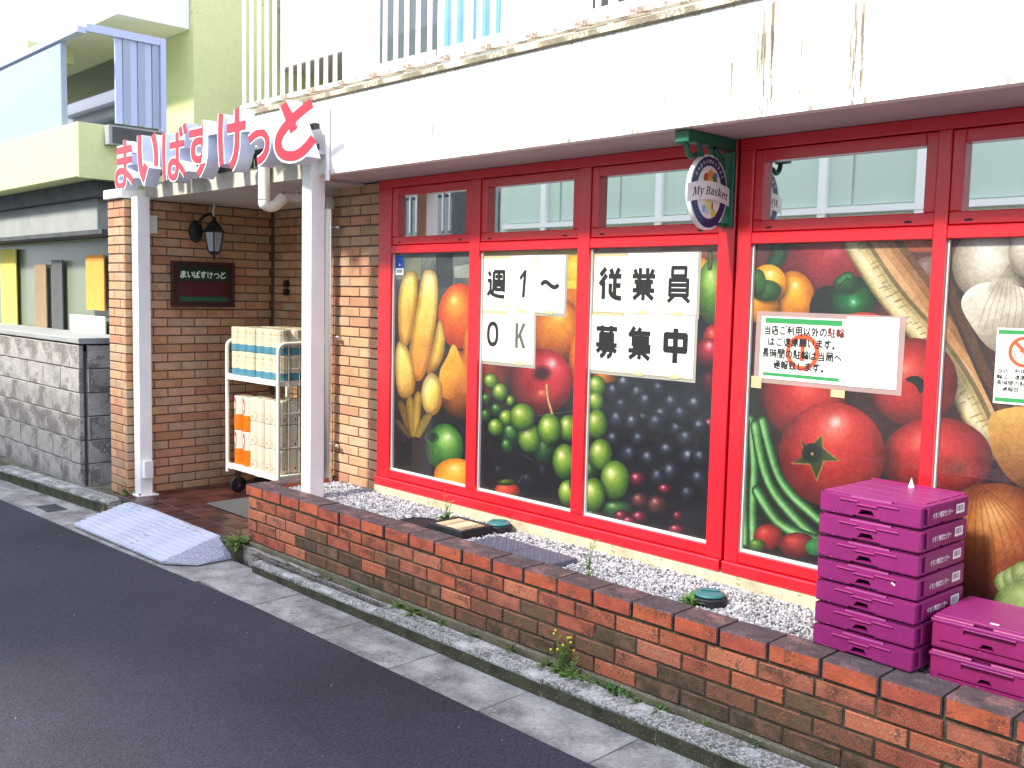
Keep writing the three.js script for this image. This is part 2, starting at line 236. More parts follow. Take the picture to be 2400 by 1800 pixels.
for (let k = 0; k < 4; k++) addKerb(-9.12 + k * 0.5, 0.494, -2.63 - k * 0.045, -0.02, 0.13, 0.12, 0.09);
{ // strip of soil and cracked mortar between the kerb and the planter wall
  const g = plane(4.9, 0.14); struct('soil_strip', g, M.soil, [-2.8, 0.078, -2.995]);
  struct('apron', ...(() => { const [gg, p] = span(-5.52, -4.6, -0.03, 0.088, -3.04, -2.985); return [gg, M.kerb, p]; })());
  const [ng, np] = span(-12.5, -7.16, -0.05, 0.085, -4.5, -2.8); struct('neighbour_yard', ng, M.footing, np);
}

{ // pale chips of stone and paper scattered over the asphalt
  const g = new THREE.IcosahedronGeometry(1, 0), im = new THREE.InstancedMesh(g, std({ color: 0x8f8c86 }), 64), m = new THREE.Matrix4(), q = new THREE.Quaternion();
  for (let k = 0; k < 64; k++) { const near = rnd() < 0.5, r = rr(0.001, 0.0042); m.compose(new THREE.Vector3(rr(-7.5, -1), near ? 0.009 : 0.008, near ? -2.45 + rr(-0.1, 0.3) : rr(-2.3, -0.6)), q.setFromEuler(new THREE.Euler(rr(0, 6), rr(0, 6), 0)), new THREE.Vector3(r * rr(0.7, 1.6), r * 0.4, r)); im.setMatrixAt(k, m); }
  im.name = 'road_grit'; im.userData.kind = 'stuff'; tag(im, 'pale grit and chips scattered over the dark asphalt', 'grit'); im.castShadow = im.receiveShadow = true; scene.add(im);
}

// ---------------------------------------------------------------- brick walls
const redTones = [[178, 98, 66], [170, 90, 62], [190, 112, 78], [158, 84, 62], [176, 104, 80], [164, 96, 72]];
const redMats = redTones.map((c, k) => std({ map: tint(c, 0.22, { S: 0.37, speck: k % 2 ? 0.06 : 0.1, speckCol: [206, 180, 150], dark: 0.12, darkCol: [92, 62, 48], noise: k % 2 ? n8 : n4 }), bumpMap: bumpFine, bumpScale: 0.003, roughness: 0.92 }));
const mossMats = [[140, 88, 64], [124, 84, 64], [146, 94, 68], [116, 84, 66]].map((c, k) => std({ map: tint(c, 0.3, { S: 0.33, speck: 0.06, speckCol: [170, 150, 120], dark: 0.22, darkCol: [78, 66, 46], noise: k % 2 ? n8 : n4 }), bumpMap: bumpFine, bumpScale: 0.004, roughness: 0.95 }));
const capTop = [[112, 82, 78], [98, 78, 78], [124, 88, 80]].map((c) => std({ map: tint(c, 0.25, { S: 0.3, speck: 0.05, dark: 0.3, darkCol: [66, 56, 56] }), bumpMap: bumpFine, bumpScale: 0.003, roughness: 0.9 }));
const capFront = [[184, 92, 58], [176, 84, 56], [168, 80, 58]].map((c) => std({ map: tint(c, 0.16, { S: 0.35, speck: 0.04, dark: 0.1, darkCol: [110, 62, 46] }), bumpMap: bumpFine, bumpScale: 0.002, roughness: 0.85 }));
{
  const W = thing('planter_wall', 'low red brick planter wall edging the gravel bed along the kerb', 'planter', [0, 0, 0]);
  const X0 = -5.43, X1 = -0.35, Z = -3.012, H = 0.07, B = 0.122, cap = 0.472;
  slab('mortar', W, M.mortarDark, X0 + 0.008, X1, 0.05, cap - 0.01, Z - 0.14, Z - 0.007);
  slab('mortar', W, M.mortarDark, X0 + 0.008, X0 + 0.1, 0.05, cap - 0.01, -3.6, Z - 0.1405);
  slab('footing', W, M.footing, X0 - 0.004, X1, 0.03, B - 0.004, Z - 0.1, Z + 0.012, 0.008);
  for (let r = 0; r < 4; r++) {
    const y = B + r * H + 0.03, shift = r % 2 ? 0.11 : 0;
    for (let x = X0 - shift, k = 0; x < X1; x += 0.22, k++) {
      const a = Math.max(x, X0), b = Math.min(x + 0.21, X1); if (b - a < 0.04) continue;
      const dirty = rnd() < [0.8, 0.62, 0.3, 0.1][r] * (x > -4.9 ? 1 : 0.4);
      part('brick', bev(+(b - a).toFixed(3), 0.06, 0.09, 0.004, (k % 3) * 0.31 + r * 0.11, (k % 4) * 0.17), pick(dirty ? mossMats : redMats), W, [(a + b) / 2, y + rr(-0.0015, 0.0015), Z - 0.045 + rr(-0.002, 0.003)], [0, 0, rr(-0.006, 0.006)]);
    }
    for (let z = Z - 0.1 - (r % 2 ? 0 : 0.11), k = 0; z > -3.6; z -= 0.22, k++) { const a = Math.min(z, Z - 0.1), b = Math.max(z - 0.21, -3.6); if (a - b < 0.03) continue; part('brick', bev(+(a - b).toFixed(3), 0.06, 0.09, 0.004, 0.2 * k, 0.1 * r), pick(redMats), W, [X0 + 0.045, y, (a + b) / 2], [0, Math.PI / 2, 0]); }
  }
  for (let x = X0 - 0.02, k = 0; x < X1; x += 0.205, k++) part('cap_brick', bev(0.196, 0.066, 0.148, 0.005, k * 0.21, k * 0.13), [capFront[k % 3], pick(capTop)], W, [x + 0.098, cap - 0.033 + rr(-0.0025, 0.002), Z - 0.067 + rr(-0.003, 0.003)], [0, rr(-0.01, 0.01), rr(-0.008, 0.008)]);
  for (let z = Z - 0.15, k = 0; z > -3.58; z -= 0.205, k++) part('cap_brick', bev(0.196, 0.066, 0.13, 0.005, k * 0.17, 0.3), [capFront[k % 3], pick(capTop)], W, [X0 + 0.045, cap - 0.034, z - 0.1], [0, Math.PI / 2, rr(-0.006, 0.006)]);
}
const tanTones = [[186, 145, 108], [178, 135, 100], [192, 150, 118], [182, 148, 116], [172, 124, 94], [188, 138, 106], [172, 143, 116]];
const tanMats = tanTones.map((c, k) => std({ map: tint(c, 0.13, { S: 0.4, speck: 0.03, dark: 0.03, darkCol: [140, 100, 74], noise: k % 2 ? n8 : n4 }), bumpMap: bumpFine, bumpScale: 0.0015, roughness: 0.75 }));
function veneer(parent, o, u, ry, width, y0, y1, H, L, off = 0) { // bricks on one face; o = start point of the face, u = direction along it
  const rows = Math.floor((y1 - y0) / H), n = ry ? new THREE.Vector3(1, 0, 0) : new THREE.Vector3(0, 0, 1);
  for (let r = 0; r < rows; r++) for (let s = -((r + off) % 2 ? L / 2 : 0), k = 0; s < width; s += L, k++) {
    const a = Math.max(0, s), b = Math.min(width, s + L - 0.009); if (b - a < 0.02) continue;
    const c = (a + b) / 2, y = y0 + r * H + H / 2, e = rr(-0.0015, 0.0015);
    part('brick', bev(+(b - a).toFixed(3), H - 0.009, 0.03, 0.003, (k % 3) * 0.23 + (r % 2) * 0.1, (r % 3) * 0.2), pick(tanMats), parent, [o[0] + u[0] * c + n.x * (e - 0.015), y, o[2] + u[2] * c + n.z * (e - 0.015)], [0, ry, rr(-0.002, 0.002)]);
  }
}
{
  const A = thing('porch_side_wall', 'tan brick side wall of the porch carrying the wall lantern', 'wall');
  slab('mortar', A, M.mortar, -7.512, -7.2285, 0.05, 2.349, -4.3, -3.195);
  slab('mortar', A, M.mortar, -7.512, -7.2285, 0.05, 2.33, -3.1945, -3.0085);
  veneer(A, [-7.22, 0, -3.0], [0, 0, -1], Math.PI / 2, 1.22, 0.1, 2.33, 0.0675, 0.22);
  veneer(A, [-7.52, 0, -3.0], [1, 0, 0], 0, 0.269, 0.1, 2.33, 0.0675, 0.22, 1);
  slab('coping', A, M.whitePaint, -7.54, -7.215, 2.331, 2.40, -3.19, -2.975, 0.006);
  const Bk = thing('porch_back_wall', 'tan brick rear wall of the porch behind the roll cage', 'wall');
  slab('mortar', Bk, M.mortar, -7.2275, -5.3, 0.05, 2.349, -4.32, -4.2385);
  veneer(Bk, [-7.1895, 0, -4.23], [1, 0, 0], 0, 1.85, 0.1, 2.33, 0.0675, 0.22);
  const C = thing('brick_pier', 'narrow tan brick pier between the porch and the red window frame', 'wall');
  slab('mortar', C, M.mortar, -5.405, -4.892, 0.3, 2.345, -4.2, -3.6085);
  veneer(C, [-5.412, 0, -3.6], [1, 0, 0], 0, 0.517, 0.44, 2.345, 0.0635, 0.215);
  for (let r = 0; r < 30; r++) part('brick', bev(0.2, 0.0545, 0.03, 0.003, 0, r * 0.1), pick(tanMats), C, [-4.907, 0.44 + r * 0.0635 + 0.032, -3.7315 - (r % 2 ? 0 : 0.0)], [0, Math.PI / 2, 0]);
}

// ---------------------------------------------------------------- porch floor
{
  const F = new THREE.Group(); F.name = 'porch_floor'; F.userData.kind = 'structure'; scene.add(F);
  slab('bed', F, M.mortarDark, -7.21, -5.44, -0.04, 0.108, -4.22, -2.92);
  const tileMats = [[78, 42, 36], [70, 36, 32], [88, 50, 42], [64, 34, 32]].map((c) => phys({ map: tint(c, 0.18, { S: 0.5, speck: 0.03, speckCol: [150, 130, 118] }), roughness: 0.32, clearcoat: 0.25, clearcoatRoughness: 0.3 }));
  const P = 0.15, rib = merge([-2, -1, 0, 1, 2].map((k) => at(box(0.132, 0.004, 0.010), 0, 0.0075, k * 0.026)));
  for (let i = 0; i < 12; i++) for (let j = 0; j < 9; j++) {
    const m = pick(tileMats), t = part('tile', bev(P - 0.006, 0.012, P - 0.006, 0.002, i * 0.2, j * 0.13), m, F, [-7.2 + 0.075 + i * P * 0.985, 0.114 + rr(-0.0006, 0.0006), -2.93 - 0.075 - j * 0.143]);
    if ((i + j) % 2 === 0 && j < 5) part('anti_slip_ridge', rib, m, t);
  }
  single('floor_mat', 'grey rubber floor mat lying on the brown porch tiles', 'mat', bev(0.95, 0.008, 0.42, 0.003), M.mat, [-6.06, 0.1275, -3.5]);
}
{ // ramp
  const R = thing('kerb_ramp', 'white ribbed plastic kerb ramp leading up to the porch tiles', 'ramp', [-6.29, 0, -2.72], 0.04);
  const s = new THREE.Shape(); s.moveTo(0.2, 0.008); s.lineTo(0.2, 0.022); s.lineTo(-0.18, 0.118); s.lineTo(-0.225, 0.118); s.lineTo(-0.225, 0.008); s.closePath(); // profile in (z, y)
  const rampMat = phys({ map: tint([206, 206, 214], 0.07, { S: 0.8, dark: 0.08, darkCol: [150, 150, 152] }), roughness: 0.5 }), rampTex = phys({ map: tint([196, 196, 204], 0.18, { S: 0.08 }), roughness: 0.6, bumpMap: gray(512, (i) => 255 * smooth(0.35, 0.65, n64[i]), 0.25), bumpScale: 0.006 });
  part('ramp_body', new THREE.ExtrudeGeometry(s, { depth: 1.3, bevelEnabled: false }).rotateY(-Math.PI / 2).translate(0.65, 0, 0), rampMat, R);
  const slope = Math.atan2(0.096, 0.38);
  for (let k = 0; k < 10; k++) { const q = (k + 0.5) / 10, w = k % 3 ? 0.02 : 0.009; part('rib', box(1.29, 0.005, w), rampMat, R, [-0.003, 0.0235 + q * 0.096, 0.2 - q * 0.38], [slope, 0, 0]); }
  const e = new THREE.BufferGeometry(); // bevelled near end
  const v = [[0.65, 0.022, 0.2], [0.65, 0.118, -0.18], [0.65, 0.118, -0.225], [0.82, 0.006, 0.06], [0.82, 0.03, -0.12], [0.82, 0.03, -0.2], [0.65, 0.006, 0.2], [0.82, 0.006, -0.2]];
  const tri = [[0, 3, 4], [0, 4, 1], [1, 4, 5], [1, 5, 2], [0, 6, 3], [3, 7, 4], [4, 7, 5], [2, 5, 7]], pos = [], uvs = []; for (const t of tri) for (const i of t) { pos.push(...v[i]); uvs.push(v[i][0], v[i][2]); }
  e.setAttribute('position', new THREE.Float32BufferAttribute(pos, 3)); e.setAttribute('uv', new THREE.Float32BufferAttribute(uvs, 2)); e.computeVertexNormals();
  part('bevelled_end', e, rampTex, R);
}

// ---------------------------------------------------------------- gravel bed
const covers = [[-4.03, -3.19, 0.1], [-3.75, -3.3, 0.15], [-3.665, -3.5, 0.08], [-3.4, -3.25, 0.17], [-3.13, -3.26, 0.17], [-2.23, -3.32, 0.075], [-5.0, -3.2, 0.06]];
{
  const [g, p] = span(-5.33, -0.35, 0.2, 0.428, -3.6, -3.15); struct('gravel_bed', g, std({ map: tint([170, 168, 172], 0.3, { S: 0.3, speck: 0.2, dark: 0.2 }), bumpMap: bumpFine, bumpScale: 0.01 }), p);
  const pg = new THREE.IcosahedronGeometry(1, 1), pp = pg.attributes.position; for (let i = 0; i < pp.count; i++) { const a = pp.getX(i), b = pp.getY(i), c = pp.getZ(i), k = 1 + 0.18 * Math.sin(a * 3.1 + b * 2.3) + 0.14 * Math.sin(c * 4.1 + a); pp.setXYZ(i, a * k, b * k, c * k); } pg.computeVertexNormals();
  const N = 26000, im = new THREE.InstancedMesh(pg, std({ roughness: 0.85, color: 0xffffff }), N), m = new THREE.Matrix4(), q = new THREE.Quaternion(), col = new THREE.Color();
  let n = 0; while (n < N) {
    const x = rr(-5.33, -0.7), z = rr(-3.605, -3.145), r = rr(0.004, 0.0085); if (covers.some(([a, b, d]) => Math.abs(x - a) < d * 0.88 && Math.abs(z - b) < d * 0.72)) continue;
    const h = 0.43 + rr(0, 0.012) + 0.006 * Math.sin(x * 3) * Math.sin(z * 9);
    m.compose(new THREE.Vector3(x, h, z), q.setFromEuler(new THREE.Euler(rr(0, 6), rr(0, 6), rr(0, 6))), new THREE.Vector3(r * rr(0.8, 1.4), r * rr(0.5, 0.8), r * rr(0.7, 1.1)));
    im.setMatrixAt(n, m); const t = rnd(), v = t < 0.22 ? rr(0.1, 0.24) : rr(0.28, 0.6); im.setColorAt(n, col.setRGB(v, v * 0.985, v * rr(0.98, 1.03))); n++;
  }
  im.name = 'gravel'; im.castShadow = im.receiveShadow = true; tag(im, 'pale crushed stone gravel filling the planter under the windows', 'gravel'); im.userData.kind = 'stuff'; scene.add(im);
}

// ---------------------------------------------------------------- shop building: body, balcony beam, canopy
{
  const S = thing('shop_building', 'white two storey shop building behind the red window frames', 'building');
  slab('wall', S, M.whitePaint, -5.3, 0.8, 0.3, 2.34, -9, -3.75);
  slab('sill', S, M.sill, -4.895, -0.35, 0.3, 0.492, -3.75, -3.575, 0.006);
  const UW = onZ(806, 180, -4.42).x; slab('upper_wall', S, M.whitePaint, UW, 0.8, 2.74, 6.2, -9, -4.42);
  slab('bay', S, M.soffit, -7.9, UW - 0.001, 3.64, 4.4, -6.2, -4.7, 0.01); slab('roof', S, M.soffit, -6.6, 0.9, 6.205, 6.4, -9.2, -4.2);
  slab('wall', S, M.whitePaint, -0.34, 0.8, 0.0, 2.34, -3.749, -3.55);
  // upper storey windows behind the railing
  const win = (x0, x1, y0, y1, m, mull) => { const f = slab('window_frame', S, M.white, x0 - 0.05, x1 + 0.05, y0 - 0.06, y1 + 0.05, -4.415, -4.37); slab('window_pane', f, m, 0, 1, 0, 1, 0, 1).visible = true; f.children.pop(); const w = x1 - x0, h = y1 - y0, cx = (x0 + x1) / 2 - f.position.x, cy = (y0 + y1) / 2 - f.position.y; part('window_pane', box(w, h, 0.01), m, f, [cx, cy, 0.024]); for (const q of mull) part('mullion', box(0.04, h, 0.02), M.white, f, [cx - w / 2 + q * w, cy, 0.03]); part('crossbar', box(w, 0.05, 0.02), M.white, f, [cx, cy - h / 2 + 0.33, 0.031]); };
  const curtain = std({ map: texture(256, 8, (i, x) => { const v = 1 + 0.08 * Math.sin(x * 0.39) + 0.05 * Math.sin(x * 0.93); return [96 * v, 140 * v, 196 * v]; }, true, [1, 1]) });
  win(-5.95, -5.3, 2.98, 4.6, phys({ color: 0x48524f, roughness: 0.3, clearcoat: 0.6 }), [0.5]);
  win(-5.22, -4.66, 2.98, 4.6, phys({ map: curtain.map, roughness: 0.3, clearcoat: 0.6 }), [0.5]);
  win(-4.02, -3.46, 2.98, 4.6, phys({ color: 0x2c3032, roughness: 0.6 }), [0.5]);
  const B = thing('balcony', 'white balcony beam with a weathered coping above the red windows', 'balcony');
  const beam = canvas(2048, 192), bx = beam.getContext('2d'); // rain streaks and grime on the white paint
  bx.fillStyle = '#efede6'; bx.fillRect(0, 0, 2048, 192);
  const streak = (x, y0, y1, w, a, c = '84,70,44') => { for (let k = 0; k < 26; k++) { bx.fillStyle = `rgba(${c},${Math.min(1, a * rr(0.6, 2))})`; const yy = rr(y0, y1); bx.fillRect(x + rr(-w, w), yy, rr(0.6, 2.2), rr(3, (y1 - yy) * 0.6 + 4)); } };
  const BX0 = -5.7, BX1 = 0.8, ux = (x) => (x - BX0) / (BX1 - BX0) * 2048;
  for (const [x, w, a, y0] of [[-2.14, 5, 0.3, 60], [-2.02, 6, 0.42, 10], [-1.98, 3, 0.4, 0], [-1.86, 5, 0.22, 60], [-1.66, 4, 0.45, 0], [-1.63, 2, 0.3, 20], [-3.9, 5, 0.14, 60], [-3.83, 8, 0.12, 120], [-2.6, 4, 0.12, 30], [-5.0, 3, 0.1, 100], [-2.45, 3, 0.12, 90], [-1.2, 3, 0.1, 50]]) streak(ux(x), y0, 190, w, a);
  for (let k = 0; k < 260; k++) { bx.fillStyle = `rgba(84,70,46,${rr(0.05, 0.4)})`; const h = rr(2, 12); bx.fillRect(rr(0, 2048), 192 - h, rr(1, 7), h); bx.fillStyle = `rgba(90,76,48,${rr(0.04, 0.3)})`; bx.fillRect(rr(0, 2048), 0, rr(1, 4), rr(2, 16)); }
  const bm = std({ map: canvasTex(beam), roughness: 0.75 });
  const joints = [-5.69, -3.905, -2.455, -0.8, 0.8];
  for (let k = 0; k < 4; k++) { const a = joints[k] + 0.002, b = joints[k + 1] - 0.002, g = new THREE.BoxGeometry(b - a, 0.425, 0.05), uv = g.attributes.uv; for (let i = 0; i < 24; i++) { const u = uv.getX(i); uv.setXY(i, i >= 16 && i < 20 ? (a - BX0 + u * (b - a)) / (BX1 - BX0) : 0.9, i >= 16 && i < 20 ? uv.getY(i) : 0.5); } part('fascia_panel', g, bm, B, [(a + b) / 2, 2.5625, -3.225]); }
  slab('slab', B, M.soffit, -5.688, 0.8, 2.352, 2.74, -4.5, -3.252);
  const copeMat = std({ map: tint([206, 196, 170], 0.16, { S: 0.5, dark: 0.26, darkCol: [116, 104, 82] }), bumpMap: bumpFine, bumpScale: 0.004 });
  slab('coping', B, copeMat, -5.72, 0.8, 2.776, 2.812, -3.42, -3.185, 0.006);
  const Rl = thing('balcony_railing', 'white vertical bar railing with rust spots on the balcony edge', 'railing');
  const railMat = phys({ map: tint([238, 238, 234], 0.05, { S: 0.5, dark: 0.02, darkCol: [140, 96, 66] }), roughness: 0.45 });
  slab('bottom_rail', Rl, phys({ map: tint([236, 234, 228], 0.06, { S: 0.31, dark: 0.2, darkCol: [112, 84, 64] }), roughness: 0.5 }), -6.02, 0.8, 2.862, 2.892, -3.325, -3.285, 0.003); slab('top_rail', Rl, railMat, -6.02, 0.8, 3.9, 3.94, -3.33, -3.28, 0.004);
  for (let k = 0; k < 70; k++) part('bar', box(0.018, 1.006, 0.018), railMat, Rl, [-6.0 + k * 0.0965, 3.396, -3.305]);
  for (const x of [-5.66, -3.84, -2.02, -0.2]) slab('bracket', Rl, railMat, x - 0.03, x + 0.03, 2.8125, 2.862, -3.33, -3.28);
  const Cn = thing('porch_canopy', 'flat grey porch canopy with a beige fascia under the red letters', 'canopy');
  slab('ceiling', Cn, M.soffit, -7.228, -5.06, 2.333, 2.35, -4.238, -3.195);
  slab('slab', Cn, M.fascia, -7.3, -5.7, 2.3505, 2.44, -4.3, -3.195);
  slab('fascia', Cn, M.fascia, -7.2, -5.06, 2.334, 2.445, -3.1945, -3.17, 0.003);
  // white balcony banner with blue drawing
  const bn = canvas(512, 512), x = bn.getContext('2d'); x.fillStyle = '#f4f4f2'; x.fillRect(0, 0, 512, 512); x.strokeStyle = '#2f84bd'; x.lineWidth = 22; x.beginPath(); x.moveTo(40, 300); x.lineTo(120, 345); x.moveTo(140, 352); x.lineTo(240, 385); x.moveTo(270, 385); x.lineTo(370, 400); x.stroke(); x.lineWidth = 26; x.beginPath(); x.moveTo(330, 260); x.quadraticCurveTo(360, 330, 300, 360); x.stroke(); x.lineWidth = 14; x.strokeRect(410, 350, 40, 46); x.fillStyle = '#7aa6c4'; x.fillRect(395, 395, 60, 18);
  single('balcony_banner', 'white banner sheet with blue markings hung inside the balcony railing', 'banner', box(0.6, 1.0, 0.006), [M.white, M.white, M.white, M.white, std({ map: canvasTex(bn) }), M.white], [-3.35, 3.42, -3.42]);
}

// ---------------------------------------------------------------- shop windows
const ZG = -3.62;
const cols1 = [[-4.76, -4.05], [-3.968, -3.252], [-3.175, -2.44]], cols2 = [[-2.275, -1.515], [-1.466, -0.75]];
const prints = []; // filled below
function paintPane([x0, x1], paint) {
  const y0 = 0.6, y1 = 1.912, K = 840, W = Math.round((x1 - x0) * K), H = Math.round((y1 - y0) * K), c = canvas(W, H), ctx = c.getContext('2d');
  const map = (u, v) => { const p = onZ(u, v, ZG); return [(p.x - x0) * K, (y1 - p.y) * K]; };
  const api = (sx, sy, sc) => {
    const P = (x, y) => map(sx + x * sc, sy + y * sc);
    const local = (x, y, a, b, rot, f) => { const o = P(x, y), e = 2, ax = P(x + e, y), ay = P(x, y + e), cr = Math.cos(rot), sr = Math.sin(rot), A = [(ax[0] - o[0]) / e, (ax[1] - o[1]) / e], B = [(ay[0] - o[0]) / e, (ay[1] - o[1]) / e]; ctx.save(); ctx.transform(A[0], A[1], B[0], B[1], o[0], o[1]); ctx.rotate(rot); ctx.scale(a, b); f(ctx); ctx.restore(); };
    return {
      P, ctx, W, H,
      ball: (x, y, a, b, cols, { rot = 0, hx = -0.3, hy = -0.4, hl = 0.5, hs = 0.16 } = {}) => local(x, y, a, b, rot, (q) => { const sh = q.createRadialGradient(0.1, 0.16, 0.72, 0.1, 0.16, 1.2); sh.addColorStop(0, 'rgba(8,8,6,0.55)'); sh.addColorStop(1, 'rgba(8,8,6,0)'); if (hl) { q.fillStyle = sh; q.beginPath(); q.arc(0.1, 0.16, 1.2, 0, 7); q.fill(); } const g = q.createRadialGradient(hx, hy, 0.02, hx * 0.18, hy * 0.18, 1.06); cols.forEach((k, i) => g.addColorStop(i / (cols.length - 1), k)); q.fillStyle = g; q.beginPath(); q.arc(0, 0, 1, 0, 7); q.fill(); if (hl) { const w2 = q.createRadialGradient(hx, hy, 0, hx, hy, hs * 2.6); w2.addColorStop(0, `rgba(240,245,250,${hl * 0.34})`); w2.addColorStop(1, 'rgba(240,245,250,0)'); q.fillStyle = w2; q.beginPath(); q.arc(hx, hy, hs * 2.6, 0, 7); q.fill(); const h = q.createRadialGradient(hx, hy, 0, hx, hy, hs); h.addColorStop(0, `rgba(255,255,245,${hl * 0.8})`); h.addColorStop(0.35, `rgba(255,255,245,${hl * 0.5})`); h.addColorStop(1, 'rgba(255,255,245,0)'); q.fillStyle = h; q.beginPath(); q.arc(hx, hy, hs, 0, 7); q.fill(); } }),
      poly: (pts, fill, stroke, lw = 2) => { ctx.beginPath(); const q = pts.map((p) => P(...p)); ctx.moveTo((q[0][0] + q[q.length - 1][0]) / 2, (q[0][1] + q[q.length - 1][1]) / 2); for (let i = 0; i < q.length; i++) { const n = q[(i + 1) % q.length]; ctx.quadraticCurveTo(q[i][0], q[i][1], (q[i][0] + n[0]) / 2, (q[i][1] + n[1]) / 2); } ctx.closePath(); if (fill) { ctx.fillStyle = fill; ctx.fill(); } if (stroke) { ctx.save(); ctx.clip(); for (let k = 12; k > 0; k--) { ctx.strokeStyle = 'rgba(96,58,8,0.05)'; ctx.lineWidth = k * 6; ctx.stroke(); } ctx.restore(); ctx.strokeStyle = stroke; ctx.lineWidth = lw; ctx.stroke(); } },
      sharp: (pts, fill) => { ctx.beginPath(); pts.map((p) => P(...p)).forEach((p, i) => i ? ctx.lineTo(...p) : ctx.moveTo(...p)); ctx.closePath(); ctx.fillStyle = fill; ctx.fill(); },
      curve: (pts, w, colsAcross) => { // fat stroke, painted in nested widths for a rounded look
        const q = pts.map((p) => P(...p)); ctx.lineCap = 'round'; ctx.lineJoin = 'round'; const s = Math.hypot(P(1, 0)[0] - P(0, 0)[0], 0);
        colsAcross.forEach((c2, i) => { ctx.strokeStyle = c2; ctx.lineWidth = w * s * (1 - i / colsAcross.length); const o = -i * w * s * 0.05; ctx.beginPath(); ctx.moveTo(q[0][0] + o, q[0][1]); for (let k = 1; k < q.length - 1; k++) ctx.quadraticCurveTo(q[k][0] + o, q[k][1], (q[k][0] + q[k + 1][0]) / 2 + o, (q[k][1] + q[k + 1][1]) / 2); ctx.lineTo(q[q.length - 1][0] + o, q[q.length - 1][1]); ctx.stroke(); });
      },
      lin: (a, b, stops) => { const p = P(...a), q = P(...b), g = ctx.createLinearGradient(...p, ...q); stops.forEach((k, i) => g.addColorStop(i / (stops.length - 1), k)); return g; },
    };
  };
  paint(api);
  // print grain
  const id = ctx.getImageData(0, 0, W, H), d = id.data; for (let i = 0; i < W * H; i++) { const x = i % W, y = (i / W) | 0, n = (n64[((y & 511) << 9) | (x & 511)] - 0.5) * 30 + (n8[((y & 511) << 9) | (x & 511)] - 0.5) * 40; const lift = (c) => 255 * Math.pow(Math.max(0, (c + n) / 255), 1.36) * 0.8 + 3; d[i * 4] = lift(d[i * 4]); d[i * 4 + 1] = lift(d[i * 4 + 1] - 3); d[i * 4 + 2] = lift(d[i * 4 + 2]); } ctx.putImageData(id, 0, 0);
  return c;
}
const bg = (q, stops) => { const g = q.ctx.createLinearGradient(0, 0, 0, q.H); stops.forEach(([o, c]) => g.addColorStop(o, c)); q.ctx.fillStyle = g; q.ctx.fillRect(0, 0, q.W, q.H); };
const GRAPE = ['#eaf0b0', '#b6c964', '#86a840', '#5c8430', '#2c501c'], GRAPED = ['#8fb866', '#4d8040', '#24502c', '#14301e'], NAVY = ['#4e5c70', '#2a3140', '#161a24', '#0b0d13'], WINE = ['#d07888', '#8c2c40', '#521626', '#260c16'];
const wire = (q) => { const c = q.ctx; c.strokeStyle = 'rgba(235,235,225,0.16)'; c.lineWidth = 1; for (let k = -q.H; k < q.W + q.H; k += 15) { c.beginPath(); c.moveTo(k, 0); c.lineTo(k + q.H, q.H); c.stroke(); c.beginPath(); c.moveTo(k, q.H); c.lineTo(k + q.H, 0); c.stroke(); } };
